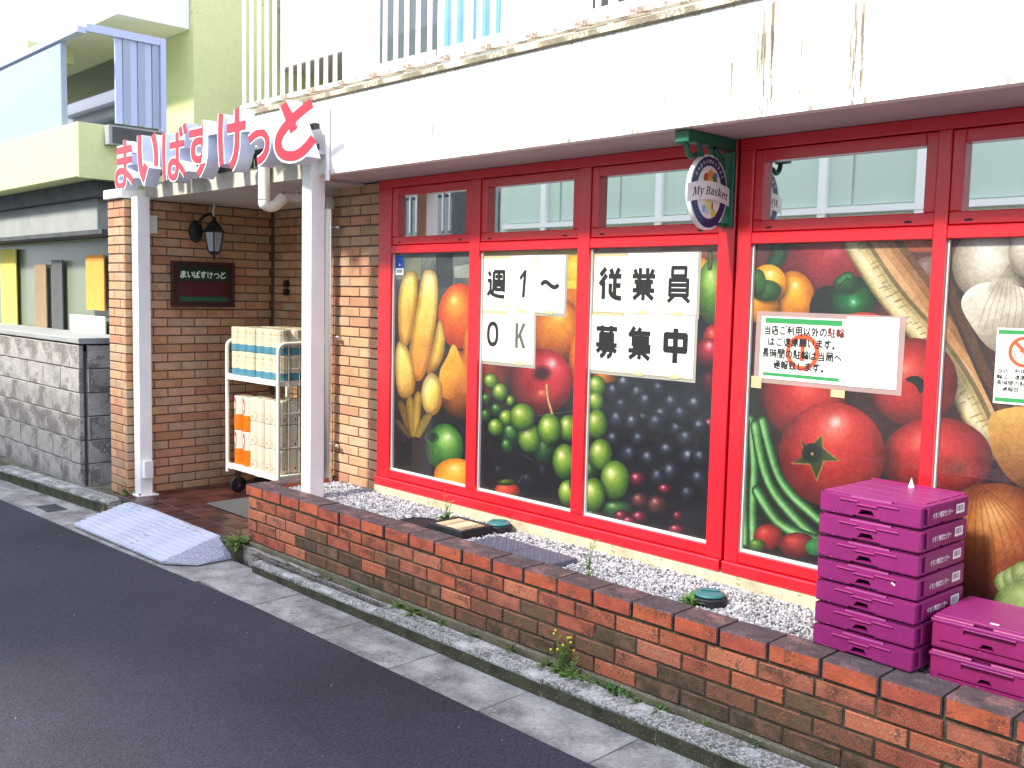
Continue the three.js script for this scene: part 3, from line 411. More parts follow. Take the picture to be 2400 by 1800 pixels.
prints[0] = paintPane(cols1[0], (api) => {
  const q = api(900, 580, 0.3738);
  bg(q, [[0, '#8e9a90'], [0.16, '#5e6866'], [0.3, '#574a2c'], [0.65, '#3a2a18'], [0.75, '#1e2428'], [1, '#15181c']]);
  q.sharp([[325, 40], [430, 40], [430, 250], [325, 250]], '#4a5252'); q.sharp([[440, 120], [560, 100], [560, 190], [440, 190]], '#a9b4a6'); q.sharp([[70, 60], [230, 60], [230, 200], [70, 200]], '#99a38c');
  q.ball(470, 430, 135, 205, ['#f6c64a', '#f09a30', '#e06a28', '#b8441c'], { hx: -0.25, hy: -0.5 });
  q.ball(480, 860, 150, 215, ['#f0b840', '#d88c1c', '#a8620e', '#4c2c0c'], { hx: -0.2, hy: -0.5, hl: 0.3 });
  q.ball(555, 620, 60, 140, ['#f4bc40', '#e89020', '#c06a18'], { hl: 0 });
  q.poly([[395, 690], [428, 590], [470, 650], [500, 800], [440, 960], [350, 940], [340, 780]], q.lin([350, 700], [480, 960], ['#f6cc4c', '#e8a428', '#a86a14']));
  const ban = (pts, c = ['#c9a23a', '#e6c64e', '#f4e07a', '#fbf0a4']) => q.poly(pts, q.lin(pts[0], pts[Math.floor(pts.length / 2)], c), 'rgba(120,80,20,0.55)', 3);
  ban([[120, 170], [165, 140], [215, 170], [205, 400], [150, 640], [90, 610], [85, 300]], ['#fdf6b8', '#f6e47c', '#e6bc58']);
  ban([[235, 150], [290, 130], [340, 170], [335, 420], [290, 700], [235, 850], [165, 820], [150, 640], [205, 380]], ['#fffad0', '#fae98a', '#ecc860', '#e0a452']);
  ban([[345, 410], [385, 560], [375, 690], [310, 790], [255, 800], [300, 640]], ['#fbf0a0', '#f2d868', '#cc9a40']);
  ban([[70, 560], [150, 620], [190, 760], [200, 900], [130, 960], [70, 900]], ['#fdf6be', '#f4dc72', '#cc9e48']);
  ban([[245, 830], [300, 765], [365, 850], [368, 980], [320, 1060], [260, 1040], [225, 940]], ['#fffad2', '#f2de74', '#b88a34']);
  for (const [x, y, w, c2] of [[100, 960, 46, '#8a7a34'], [80, 1080, 40, '#5e5a28'], [85, 1200, 36, '#54481f'], [160, 930, 52, '#b9a64a'], [215, 900, 46, '#c9b652'], [285, 1035, 56, '#a49c40']]) q.poly([[x - w / 2, y], [x + w / 2, y], [x + w / 2 + (195 - x) * 0.5, (y + 1215) / 2], [202, 1225], [182, 1225], [x - w / 2 + (180 - x) * 0.5, (y + 1215) / 2]], c2, 'rgba(60,50,16,0.6)', 2);
  q.poly([[120, 1190], [250, 1180], [265, 1400], [90, 1420]], '#161a1c');
  q.ball(375, 1255, 118, 152, ['#cfe6a0', '#86b85a', '#4c8638', '#24501e'], { hx: 0.2, hy: -0.45 }); q.ball(300, 1190, 44, 36, ['#1e3018', '#2c4a20', '#4c8638'], { hl: 0 }); q.curve([[296, 1215], [305, 1190], [296, 1160]], 8, ['#2a2414']);
  q.ball(445, 1420, 135, 100, ['#f8d878', '#eab030', '#c87e16'], { hx: -0.1, hy: -0.4 });
});
prints[1] = paintPane(cols1[1], (api) => {
  const q = api(900, 580, 0.3738);
  bg(q, [[0, '#c9b868'], [0.2, '#e09a38'], [0.38, '#a8602a'], [0.5, '#5c2a1c'], [0.62, '#1d2420'], [1, '#12141c']]);
  q.ball(1215, 150, 90, 110, ['#f0e060', '#e6cc3c', '#bda630'], { hl: 0.2 }); q.sharp([[1140, 210], [1250, 205], [1250, 262], [1140, 258]], '#f0d44a'); q.sharp([[1140, 262], [1250, 266], [1250, 420], [1140, 400]], '#e0922c');
  q.ball(1060, 520, 190, 210, ['#f2c850', '#e6a030', '#c0701c', '#7a3c14'], { hx: 0.2, hy: -0.4, hl: 0.25 }); q.ball(1240, 720, 85, 210, ['#f0b440', '#dc8c20', '#a85c14'], { hl: 0.2 }); q.ball(700, 800, 130, 160, ['#a85030', '#7c3420', '#3c1c14'], { hl: 0 });
  q.ball(980, 840, 198, 205, ['#ee7a78', '#cc3440', '#a8242e', '#5c1218'], { hx: 0.35, hy: -0.55, hl: 0.7, hs: 0.2 }); q.ball(985, 790, 72, 62, ['#3c0e10', '#6c1a1c', 'rgba(150,34,40,0)'], { hl: 0, hx: 0, hy: 0 }); q.ball(1010, 930, 90, 60, ['rgba(245,190,140,0.8)', 'rgba(230,120,90,0.2)', 'rgba(220,80,70,0)'], { hl: 0 }); q.curve([[1018, 860], [1020, 930], [1052, 1035]], 14, ['#8a6438', '#d8b880']);
  const gr = [[640, 950, 34, 40, 1], [640, 1050, 36, 44, 1], [790, 960, 26, 34], [668, 835, 44, 46], [705, 1015, 42, 46, 1], [727, 905, 48, 56], [800, 1160, 70, 80, 1], [1010, 1260, 80, 90, 1], [765, 1065, 44, 50], [700, 1125, 50, 54], [910, 1195, 72, 92], [865, 1062, 78, 88], [1155, 1130, 62, 84], [1035, 1138, 74, 98], [770, 1240, 40, 50, 1], [1130, 1340, 76, 112], [1150, 1535, 60, 82], [1190, 1480, 30, 50, 1]];
  for (const [x, y, a, b, d] of gr) q.ball(x, y, a, b, d ? GRAPED : GRAPE, { hl: 0.5 });
  q.ball(770, 1520, 80, 50, ['#e87858', '#c84a30', '#6a2418'], { hl: 0.2 }); q.ball(765, 1470, 60, 22, ['#8a9a3c', '#4c5a20', '#1c200c'], { hl: 0 });
  for (const [x, y] of [[720, 1400], [900, 1450], [1000, 1400]]) q.ball(x, y, 40, 46, ['#3c4c5c', '#20262e', '#14181e'], { hl: 0.2 });
  q.ctx.strokeStyle = 'rgba(230,225,190,0.6)'; q.ctx.lineWidth = 1.5; for (const l of [[[875, 1300], [930, 1335]], [[960, 1055], [1190, 1022]], [[605, 1465], [660, 1530]], [[840, 1480], [870, 1420]]]) { q.ctx.beginPath(); q.ctx.moveTo(...q.P(...l[0])); q.ctx.lineTo(...q.P(...l[1])); q.ctx.stroke(); }
});
prints[2] = paintPane(cols1[2], (api) => {
  const q = api(1360, 560, 0.4459);
  bg(q, [[0, '#a8967c'], [0.05, '#8c3030'], [0.12, '#2a2430'], [0.4, '#1b1e2a'], [1, '#14161e']]);
  q.ball(640, 250, 60, 150, ['#f4dc50', '#e0b428', '#b08020'], { hl: 0.2 }); q.ball(700, 280, 92, 175, ['#c8dc80', '#8cbc50', '#5c8c38', '#2c4a24'], { hx: -0.2, hy: -0.5, hl: 0.3 }); q.curve([[682, 70], [684, 110], [680, 150]], 20, ['#3c4c20', '#68783c']);
  q.ball(705, 520, 60, 75, ['#e06c58', '#b8382c', '#6c1c18'], {}); q.ball(665, 600, 76, 80, ['#e08890', '#b02c3c', '#7c1828', '#3c0c18'], { hx: 0.15, hy: -0.55, hl: 0.7 }); q.ball(690, 760, 60, 90, ['#7c2430', '#44141e', '#20101a'], { hl: 0.1 }); q.ball(680, 975, 34, 40, WINE); q.ball(130, 730, 70, 60, ['#e0a040', '#a86420', '#3c2414'], { hl: 0 }); q.ball(460, 740, 60, 40, ['#6c2420', '#3a1618', '#1a1018'], { hl: 0 });
  for (const [x, y, s = 1] of [[300, 800], [480, 850], [600, 860], [620, 980], [500, 990], [600, 1070], [400, 1020], [330, 930], [165, 790], [230, 750], [400, 780], [335, 845, 1.1], [210, 865], [430, 915, 1.05], [530, 910], [190, 940, 1.1], [275, 955], [390, 960, 1.2], [545, 1040, 1.1], [165, 1045], [300, 1045], [450, 1100], [250, 1120], [355, 1145], [560, 1140, 1.1], [625, 1140], [475, 1220, 1.2], [400, 1240], [620, 1250], [560, 1330]]) q.ball(x, y + 14, 52 * s, 54 * s, NAVY, { hx: rr(-0.25, 0.15), hy: -0.45, hl: rr(0.25, 0.62), hs: 0.36 });
  q.ball(50, 1215, 40, 50, GRAPED); q.ball(190, 1415, 82, 46, GRAPED); q.ball(60, 1445, 50, 26, GRAPED);
  for (const [x, y, a, b] of [[85, 772, 46, 54], [78, 852, 42, 52], [85, 972, 56, 78], [105, 1130, 62, 82], [180, 1265, 76, 102], [68, 1340, 62, 88]]) q.ball(x, y, a, b, GRAPE, { hl: 0.55 });
  for (const [x, y, a, b] of [[300, 1262, 46, 42], [445, 1315, 44, 32], [510, 1455, 28, 30], [310, 1460, 48, 34], [215, 1455, 42, 34], [505, 1525, 48, 30], [255, 1480, 40, 24]]) q.ball(x, y, a, b, WINE, { hl: 0.6 }); for (const [x, y, a] of [[310, 1372, 46], [405, 1395, 56]]) q.ball(x, y, a, a * 0.95, ['#c08a80', '#7a4a40', '#4c2c28', '#24161a'], { hl: 0.3 });
  wire(q);
});
const vegs = (api) => { // the vegetable print that runs over the two panes of the second unit
  const q = api(1650, 500, 0.4823);
  bg(q, [[0, '#6c4038'], [0.3, '#5c2a2a'], [0.6, '#4a2420'], [1, '#1c1614']]);
  q.ball(560, 230, 260, 230, ['#c8545c', '#a83440', '#7c2430', '#4c1820'], { hx: 0.3, hy: -0.2, hl: 0.1 }); q.curve([[340, 240], [370, 215], [365, 160]], 64, ['#1c4024', '#2c6434']);
  q.ball(1050, 130, 120, 60, ['#d88850', '#a85c34'], { hl: 0 }); q.ball(1090, 270, 70, 60, ['#a08c84', '#7c6460'], { hl: 0 });
  // yellow pepper
  q.ball(430, 420, 108, 140, ['#fbd860', '#f2b424', '#d08810', '#8c5808'], { hx: 0.1, hy: -0.5, hl: 0.8, hs: 0.14 }); q.ball(310, 340, 88, 92, ['#fbe078', '#f4bc2c', '#d48c14'], { hx: 0.1, hy: -0.5, hl: 0.8, hs: 0.2 }); q.ball(270, 450, 90, 80, ['#f8c840', '#dc9c18', '#a06c0c'], { hl: 0.2 }); q.ball(300, 375, 74, 52, ['#7ca04c', '#3c7434', '#245024'], { hl: 0.1 }); q.ball(262, 330, 36, 60, ['#5c8c40', '#2c6030'], { hl: 0.1 });
  // green pepper
  q.ball(600, 470, 90, 120, ['#2c3428', '#1a201c'], { hl: 0 }); q.ball(720, 410, 118, 104, ['#4cae64', '#167a3c', '#0c5428', '#08301a'], { hx: 0.05, hy: 0.2, hl: 0.8, hs: 0.1 }); q.ball(690, 340, 62, 46, ['#3c8c44', '#17602c', '#0c4020'], { hl: 0.2 }); q.curve([[660, 330], [690, 300], [710, 305]], 30, ['#2c5c34', '#4c8c4c']);
  q.ball(770, 540, 120, 60, ['#e06058', '#b83a34'], { hl: 0.2 });
  q.curve([[800, 100], [1000, 360], [1180, 620], [1400, 900], [1560, 1100]], 150, ['#7c5a34', '#a87e4c', '#c49a64', '#d6b282']); q.curve([[1180, 320], [1300, 620], [1480, 1000]], 60, ['#4c3424', '#6c4c30']);
  q.curve([[735, 140], [830, 300], [960, 470], [1120, 640], [1260, 850], [1390, 1130]], 92, ['#8c7c50', '#c4b684', '#dacf9e', '#e8dfb8']);
  for (let k = 0; k < 40; k++) { const t = rnd(), x = 735 + t * 640 + rr(-30, 30), y = 150 + t * 930 + rr(-20, 20); q.curve([[x, y], [x + 16, y - 8], [x + 30, y - 12]], 4, ['rgba(120,96,56,0.5)']); }
  // garlic
  q.ball(1390, 250, 190, 190, ['#f2efe2', '#dcd8c6', '#bab29c', '#7c7260'], { hx: -0.1, hy: -0.3, hl: 0.3, hs: 0.3 }); q.poly([[1230, 420], [1330, 330], [1500, 340], [1640, 400], [1600, 560], [1450, 680], [1380, 660], [1290, 540]], q.lin([1300, 360], [1420, 680], ['#f4f1e4', '#dcd6c2', '#a39a84'])); q.ball(1560, 180, 80, 130, ['#eeeadb', '#d0cab8', '#948a76'], { hl: 0.2 }); q.ball(1460, 380, 90, 70, ['#c8c0ae', '#d4cdbb', 'rgba(220,214,200,0)'], { hl: 0 });
  for (let k = 0; k < 9; k++) q.curve([[1480, 250], [1380 + k * 30, 400], [1330 + k * 34, 560]], 4, ['rgba(150,140,116,0.35)']);
  // tomatoes
  const TOM = ['#ec8068', '#cc4034', '#a82c26', '#641814'];
  q.ball(480, 890, 200, 210, TOM, { hx: 0.1, hy: -0.4, hl: 0.15 }); q.ball(1010, 820, 215, 215, TOM, { hx: -0.2, hy: -0.3, hl: 0.25 }); q.poly([[960, 805], [1040, 780], [1080, 830], [1050, 890], [1030, 830]], '#1c2818'); q.ball(1120, 1190, 270, 200, TOM, { hx: -0.2, hy: -0.45, hl: 0.2 });
  q.ball(610, 1170, 258, 252, ['#f08a70', '#d2483a', '#b0302a', '#6c1a16'], { hx: 0.1, hy: -0.62, hl: 0.9, hs: 0.14 });
  const star = [[470, 1100], [510, 1140], [570, 1080], [575, 1140], [650, 1200], [580, 1200], [545, 1290], [515, 1215], [430, 1210], [490, 1170]]; q.sharp(star.map(([x, y]) => [525 + (x - 525) * 1.12, 1165 + (y - 1165) * 1.12]), '#b08a44'); q.sharp(star, '#4c5a2c'); q.ball(525, 1165, 52, 50, ['#14180e', '#20281a', '#39452a'], { hl: 0 }); q.ball(526, 1168, 9, 9, ['#c8b890', '#8c7c58'], { hl: 0 });
  // beans
  q.ball(235, 1250, 60, 420, ['#3c4c34', '#20281c'], { hl: 0 });
  const bean = (p, w) => q.curve(p, w, ['#1f4a2a', '#3d7a40', '#6aa860', '#9cc88a']);
  bean([[225, 1000], [250, 1200], [235, 1400], [240, 1620]], 44); bean([[250, 1030], [275, 1200], [330, 1350], [440, 1480], [545, 1575]], 48); bean([[285, 1010], [330, 1200], [390, 1340], [560, 1490]], 44); bean([[205, 1010], [195, 1300], [200, 1600]], 34); bean([[258, 1350], [330, 1480], [430, 1550], [545, 1590]], 50);
  q.ball(310, 1570, 70, 62, ['#d86048', '#b03a2a', '#6a2018'], { hl: 0.2 }); q.ball(450, 1610, 90, 62, ['#c85040', '#943024', '#4c1812'], { hl: 0.1 }); q.ball(255, 1610, 40, 30, ['#a8bc50', '#5c8434', '#2c4c20'], { hl: 0.2 }); q.ball(540, 1620, 50, 40, ['#4c9c58', '#24703c'], { hl: 0 });
  // potato, onion, cabbage
  q.poly([[1375, 1000], [1420, 950], [1600, 930], [1760, 1000], [1780, 1250], [1640, 1380], [1480, 1300], [1390, 1150]], q.lin([1420, 950], [1560, 1380], ['#dcb868', '#c89a4c', '#9c6c30', '#6c4420']));
  q.ball(1230, 1240, 110, 80, ['#8c4a34', '#a84434', 'rgba(170,50,40,0)'], { hl: 0, hx: 0, hy: 0 });
  q.ball(1390, 1620, 330, 310, ['#dca860', '#b87838', '#8c4c20', '#4c2410'], { hx: 0, hy: -0.55, hl: 0.2, hs: 0.3 }); for (let k = 0; k < 12; k++) q.curve([[1330, 1310], [1120 + k * 48, 1520], [1100 + k * 54, 1880]], 5, ['rgba(110,60,24,0.3)']);
  for (let k = 0; k < 6; k++) q.ball(1480 + k * 40, 1790 - (k % 3) * 22, 70, 60, ['#c8d49c', '#9cb070', '#6c8448'], { hl: 0.1 });
  q.ball(1600, 1900, 200, 130, ['#b8c88c', '#8ca464', '#5c7840'], { hl: 0 });
  wire(q);
};
prints[3] = paintPane(cols2[0], vegs); prints[4] = paintPane(cols2[1], vegs);
const paneLabels = ['fruit print with bananas and a green apple', 'fruit print with a red apple and green grapes', 'fruit print with dark grapes', 'vegetable print with tomatoes, beans and peppers', 'vegetable print with garlic, a potato and an onion'];
function unit(name, label, jl, jr, cols, first) {
  const U = thing(name, label, 'window', [0, 0, 0]); const zf = -3.588, zb = -3.7;
  const s = (n, a, b, c, d, z0 = zb, z1 = zf, m = M.red, par = U) => slab(n, par, m, a, b, c, d, z0, z1, 0.004);
  s('sill_rail', jl[0], jr[1], 0.493, 0.545, zb, -3.572); s('bottom_rail', jl[1], jr[0], 0.5485, 0.598, zb, -3.592);
  s('head_rail', jl[0], jr[1], 2.302, 2.351, zb, -3.585);
  s('jamb', jl[0], jl[1], 0.5455, 2.3015); s('jamb', jr[0], jr[1], 0.5455, 2.3015);
  for (let k = 0; k < cols.length - 1; k++) { const a = cols[k][1], b = cols[k + 1][0]; s('mullion', a, b, 0.5985, 2.3015, zb, -3.586); }
  cols.forEach(([a, b], k) => {
    s('transom_rail', a, b, 1.912, 1.96, zb, -3.59);
    const z1 = -3.597, w = 0.045, sash = s('transom_sash', a, b, 1.963, 2.01, zb, z1); const L = (n, x0, x1, y0, y1) => { const [g, p] = span(x0, x1, y0, y1, zb, z1, 0.004); part(n, g, M.red, sash, [p[0] - sash.position.x, p[1] - sash.position.y, p[2] - sash.position.z]); };
    L('stile', a, a + w, 2.0105, 2.2995); L('stile', b - w, b, 2.0105, 2.2995); L('top_stile', a + w + 0.0005, b - w - 0.0005, 2.252, 2.2995);
    slab('transom_pane', U, M.mirror, a + w, b - w, 2.01, 2.252, -3.66, -3.63);
    const i = first + k, t = canvasTex(prints[i]), pm = phys({ map: t, roughness: 0.5, clearcoat: 1, clearcoatRoughness: 0.02 }), g = new THREE.BoxGeometry(b - a, 1.314, 0.02), gl = part('glass_pane', g, [M.dark, M.dark, M.dark, M.dark, pm, M.dark], U, [(a + b) / 2, 1.255, -3.631]);
    gl.userData.label = 'glass pane covered with a ' + paneLabels[i];
    slab('glazing_bead', U, M.bead, a, b, 0.598, 0.607, -3.622, -3.606); slab('glazing_bead', U, M.bead, a, a + 0.007, 0.6075, 1.911, -3.622, -3.606);
    for (const q of [0.1, 0.87]) slab('drain_slot', U, M.dark, a + q * (b - a) - 0.014, a + q * (b - a) + 0.014, 1.975, 1.983, -3.61, -3.5955);
  });
}
unit('shop_window', 'red framed shop window of three bays covered with fruit prints', [-4.885, -4.7605], [-2.4395, -2.357], cols1, 0);
unit('shop_window', 'red framed shop window of two bays covered with vegetable prints', [-2.343, -2.2755], [-0.7495, -0.66], cols2, 3);

// ---------------------------------------------------------------- papers and notices on the panes
const sleeve = phys({ color: 0xd8d4c8, roughness: 0.25, transmission: 0.6, thickness: 0 });
const paperWhite = std({ color: 0xdedbd2, roughness: 0.8 }), tape = phys({ color: 0xb9ac84, roughness: 0.4 });
function sheet(name, label, cat, c, x0, x1, y0, y1, z, group, tapes = []) {
  const o = single(name, label, cat, box(x1 - x0, y1 - y0, 0.0012), [paperWhite, paperWhite, paperWhite, paperWhite, phys({ map: uvFix(canvasTex(c), x1 - x0, y1 - y0), roughness: 0.55, clearcoat: 0.3 }), paperWhite], [(x0 + x1) / 2, (y0 + y1) / 2, z], [0, 0, rr(-0.008, 0.008)], group);
  if (tapes.length) part('plastic_sleeve', box(x1 - x0 + 0.02, y1 - y0 + 0.022, 0.0005), sleeve, o, [0.004, -0.004, -0.0012 - 0.0002 * (names.paper_sheet % 4)]);
  for (const [tx, ty, tw, th, rz = 0] of tapes) part('tape', box(tw, th, 0.0008), tape, o, [tx, ty, 0.0014], [0, 0, rz]);
  return o;
}
function uvFix(t, w, h) { t.repeat.set(1 / w, 1 / h); return t; }
function charSheet(ch, lw, gx, gy, gw, gh) { const c = canvas(200, 290), x = c.getContext('2d'); x.fillStyle = '#e9e7df'; x.fillRect(0, 0, 200, 290); x.fillStyle = '#b5aa86'; x.fillRect(0, 0, 3, 290); x.fillRect(0, 286, 200, 4); if (G[ch]) glyph(x, ch, gx, gy, gw, gh, lw, '#141416'); else if (ch === '~') { x.strokeStyle = '#1c1a1a'; x.lineWidth = 22; x.beginPath(); x.moveTo(40, 150); x.bezierCurveTo(75, 95, 115, 195, 158, 145); x.stroke(); } else { x.fillStyle = ch === 'K' ? '#5a5850' : '#241c1a'; x.font = 'bold 196px sans-serif'; x.textAlign = 'center'; x.save(); x.translate(gx, gy); x.scale(0.72, 1); if (ch === '1') x.transform(1, 0, -0.12, 1, 0, 0); x.fillText(ch, 0, 0); x.restore(); } return c; }
const zp = -3.6186;
const row = (chars, xs, ya, yb, lw, lab, group) => chars.forEach((ch, k) => sheet('paper_sheet', lab[k], 'paper', charSheet(...ch), xs[k], xs[k + 1] - 0.002, ya, yb, zp + 0.0001 * k, group, k === 0 ? [[0.0, (yb - ya) / 2 - 0.006, xs[1] - xs[0], 0.012]] : [[0, -(yb - ya) / 2 + 0.004, 0.05, 0.02]]));
const fig = 'recruitment sheets taped on the panes';
row([['週', 13, 26, 66, 150, 156], ['1', 10, 104, 214], ['~', 0, 0, 0, 0, 0]], [-3.962, -3.762, -3.56, -3.355], 1.59, 1.885, 11, ['white sheet with a black kanji, beside the sheet with the digit 1', 'white sheet printed with a black digit 1 in the apple pane', 'white sheet printed with a black wavy dash in the apple pane'], fig);
row([['O', 10, 100, 200], ['K', 10, 100, 200]], [-3.982, -3.775, -3.565], 1.315, 1.59, 10, ['white sheet printed with a black letter O below the digit row', 'white sheet printed with a grey letter K above the red apple'], fig);
row([['従', 15.5, 30, 64, 150, 164], ['業', 13.5, 26, 64, 150, 166], ['員', 11.5, 22, 64, 154, 168]], [-3.165, -2.96, -2.755, -2.555], 1.605, 1.885, 12, ['first sheet of the upper kanji row in the dark grape pane', 'middle sheet of the upper kanji row in the dark grape pane', 'last sheet of the upper kanji row in the dark grape pane'], fig);
row([['募', 14, 24, 56, 154, 166], ['集', 13.5, 22, 56, 154, 166], ['中', 19, 26, 54, 148, 172]], [-3.175, -2.97, -2.765, -2.56], 1.32, 1.603, 12, ['first sheet of the lower kanji row in the dark grape pane', 'middle sheet of the lower kanji row in the dark grape pane', 'last sheet of the lower kanji row in the dark grape pane'], fig);
function notice(ring) {
  const W = ring ? 300 : 640, H = ring ? 420 : 440, c = canvas(W, H), x = c.getContext('2d'); x.fillStyle = '#f4f3ee'; x.fillRect(0, 0, W, H); x.fillStyle = '#2e8b4a'; x.fillRect(ring ? 8 : 30, 10, W - (ring ? 16 : 60), ring ? 24 : 38); x.fillRect(ring ? 8 : 30, H - (ring ? 34 : 44), W - (ring ? 16 : 60), 24);
  x.strokeStyle = '#ea4f22'; x.lineWidth = ring ? 20 : 34; x.beginPath(); if (ring) x.arc(150, 128, 76, 0, 7); else x.arc(330, 240, 110, 0, 7); x.stroke(); x.beginPath(); if (ring) { x.moveTo(98, 76); x.lineTo(202, 180); } else { x.moveTo(330, 140); x.lineTo(330, 300); } x.stroke();
  if (ring) { x.strokeStyle = '#c8502c'; x.lineWidth = 5; for (const cx of [118, 182]) { x.beginPath(); x.arc(cx, 142, 21, 0, 7); x.stroke(); } x.beginPath(); x.moveTo(118, 142); x.lineTo(138, 112); x.lineTo(172, 112); x.lineTo(182, 142); x.moveTo(138, 112); x.lineTo(152, 142); x.lineTo(172, 112); x.stroke(); }
  const k = '#1a1412';
  if (ring) { line(x, '当店ご利用以外の駐', 12, 222, 29, 28, 13, k); line(x, '輪はご遠慮願います', 12, 256, 29, 28, 13, k); line(x, '長時間の駐輪は当局', 12, 290, 29, 28, 13, k); line(x, 'へ通報致します。', 12, 324, 29, 28, 13, k); line(x, 'まいばすけっと', 100, 362, 13, 13, 12, '#4a4440'); } else { line(x, '当店ご利用以外の', 22, 62, 58, 66, 16.5, k); line(x, '駐輪', 509, 62, 58, 66, 15, '#6a241a'); line(x, 'はご遠慮願います。', 58, 144, 58, 64, 16.5, k); line(x, '長時間の駐輪は当局へ', 16, 226, 58, 64, 16.5, k); line(x, '通報致します。', 106, 306, 58, 62, 16.5, k); line(x, 'まいばすけっと', 230, 374, 20, 20, 12, '#3a3432'); }
  return c;
}
{
  const sl = phys({ color: 0xf0dcd6, roughness: 0.25, transmission: 0.75, thickness: 0 }); 
  const s0 = sheet('parking_notice', 'laminated no bicycle parking notice with green bars above the tomatoes', 'notice', notice(false), -2.224, -1.845, 1.352, 1.612, zp + 0.0006); part('plastic_sleeve', box(0.64, 0.30, 0.0006), sl, s0, [0.105, 0, -0.0011]); part('tape', box(0.05, 0.05, 0.0008), tape, s0, [-0.2, -0.15, 0.0014]); part('tape', box(0.06, 0.03, 0.0008), tape, s0, [0.17, -0.165, 0.0014]);
  const c = canvas(256, 340), x = c.getContext('2d'); x.fillStyle = '#f6f5f1'; x.fillRect(0, 0, 256, 340); line(x, '通報', 150, 170, 34, 34, 9, 'rgba(150,148,140,0.7)'); x.fillStyle = 'rgba(160,156,150,0.5)'; for (const [y, a, b] of [[50, 50, 190], [92, 60, 210], [135, 120, 210]]) for (let k = a; k < b; k += 14) x.fillRect(k, y + (k % 3), 8, 8);
  sheet('paper_sheet', 'white sheet with faint grey writing beside the bicycle parking notice', 'paper', c, -1.842, -1.632, 1.35, 1.622, zp + 0.0008);
  sheet('parking_notice', 'upright no bicycle parking notice with a red ban ring below the garlic', 'notice', notice(true), -1.28, -1.09, 1.335, 1.6, zp + 0.0006);
  const b = canvas(64, 96), q = b.getContext('2d'); q.fillStyle = '#1d4fb4'; q.fillRect(0, 0, 64, 62); q.fillStyle = '#e8ecf2'; q.fillRect(0, 62, 64, 34); q.beginPath(); q.moveTo(32, 34); q.lineTo(40, 50); q.lineTo(24, 50); q.fill(); q.fillStyle = '#30343c'; for (let k = 0; k < 4; k++) q.fillRect(12 + k * 11, 70, 7, 15);
  sheet('window_sticker', 'small blue and white sticker in the corner of the banana pane', 'sticker', b, -4.748, -4.672, 1.785, 1.9, zp);
}

// ---------------------------------------------------------------- red letters of the shop sign
{
  const S = thing('shop_sign', 'red hiragana channel letters with white edges over the porch', 'sign');
  slab('mounting_rail', S, M.black, -7.35, -4.86, 2.485, 2.515, -3.15, -3.115); slab('mounting_rail', S, M.black, -7.35, -4.86, 2.60, 2.63, -3.15, -3.115);
  for (const x of [-6.8, -6.1, -5.5]) slab('transformer_box', S, M.darkGrey, x - 0.1, x + 0.1, 2.448, 2.55, -3.2, -3.152, 0.006);
  const B = { 'ま': [-7.384, -7.039, 2.382, 2.747], 'い': [-6.986, -6.621, 2.391, 2.756], 'ば': [-6.582, -6.214, 2.39, 2.764], 'す': [-6.171, -5.82, 2.39, 2.758], 'け': [-5.788, -5.436, 2.399, 2.771], 'っ': [-5.407, -5.144, 2.407, 2.634], 'と': [-5.116, -4.767, 2.394, 2.751] };
  for (const [ch, [x0, x1, y0, y1]] of Object.entries(B)) {
    const lw = { 'ま': 20, 'ば': 17.5, 'す': 20, 'け': 21 }[ch] ?? 24, outer = traceGlyph(ch, lw), inner = traceGlyph(ch, lw * 0.68), bb = new THREE.Box2(); for (const s of outer) s.getPoints().forEach((p) => bb.expandByPoint(p));
    const sx = (x1 - x0) / (bb.max.x - bb.min.x), sy = (y1 - y0) / (bb.max.y - bb.min.y), put = (g) => g.translate(-bb.min.x, -bb.min.y, 0).scale(sx, sy, 1);
    const body = part('letter', put(new THREE.ExtrudeGeometry(outer, { depth: 0.095, bevelEnabled: false })), [M.white, M.letterSide], S, [x0, y0, -3.097]);
    part('letter_face', put(new THREE.ExtrudeGeometry(inner, { depth: 0.004, bevelEnabled: false })), M.letterFace, body, [0, 0, 0.0945]);
  }
}

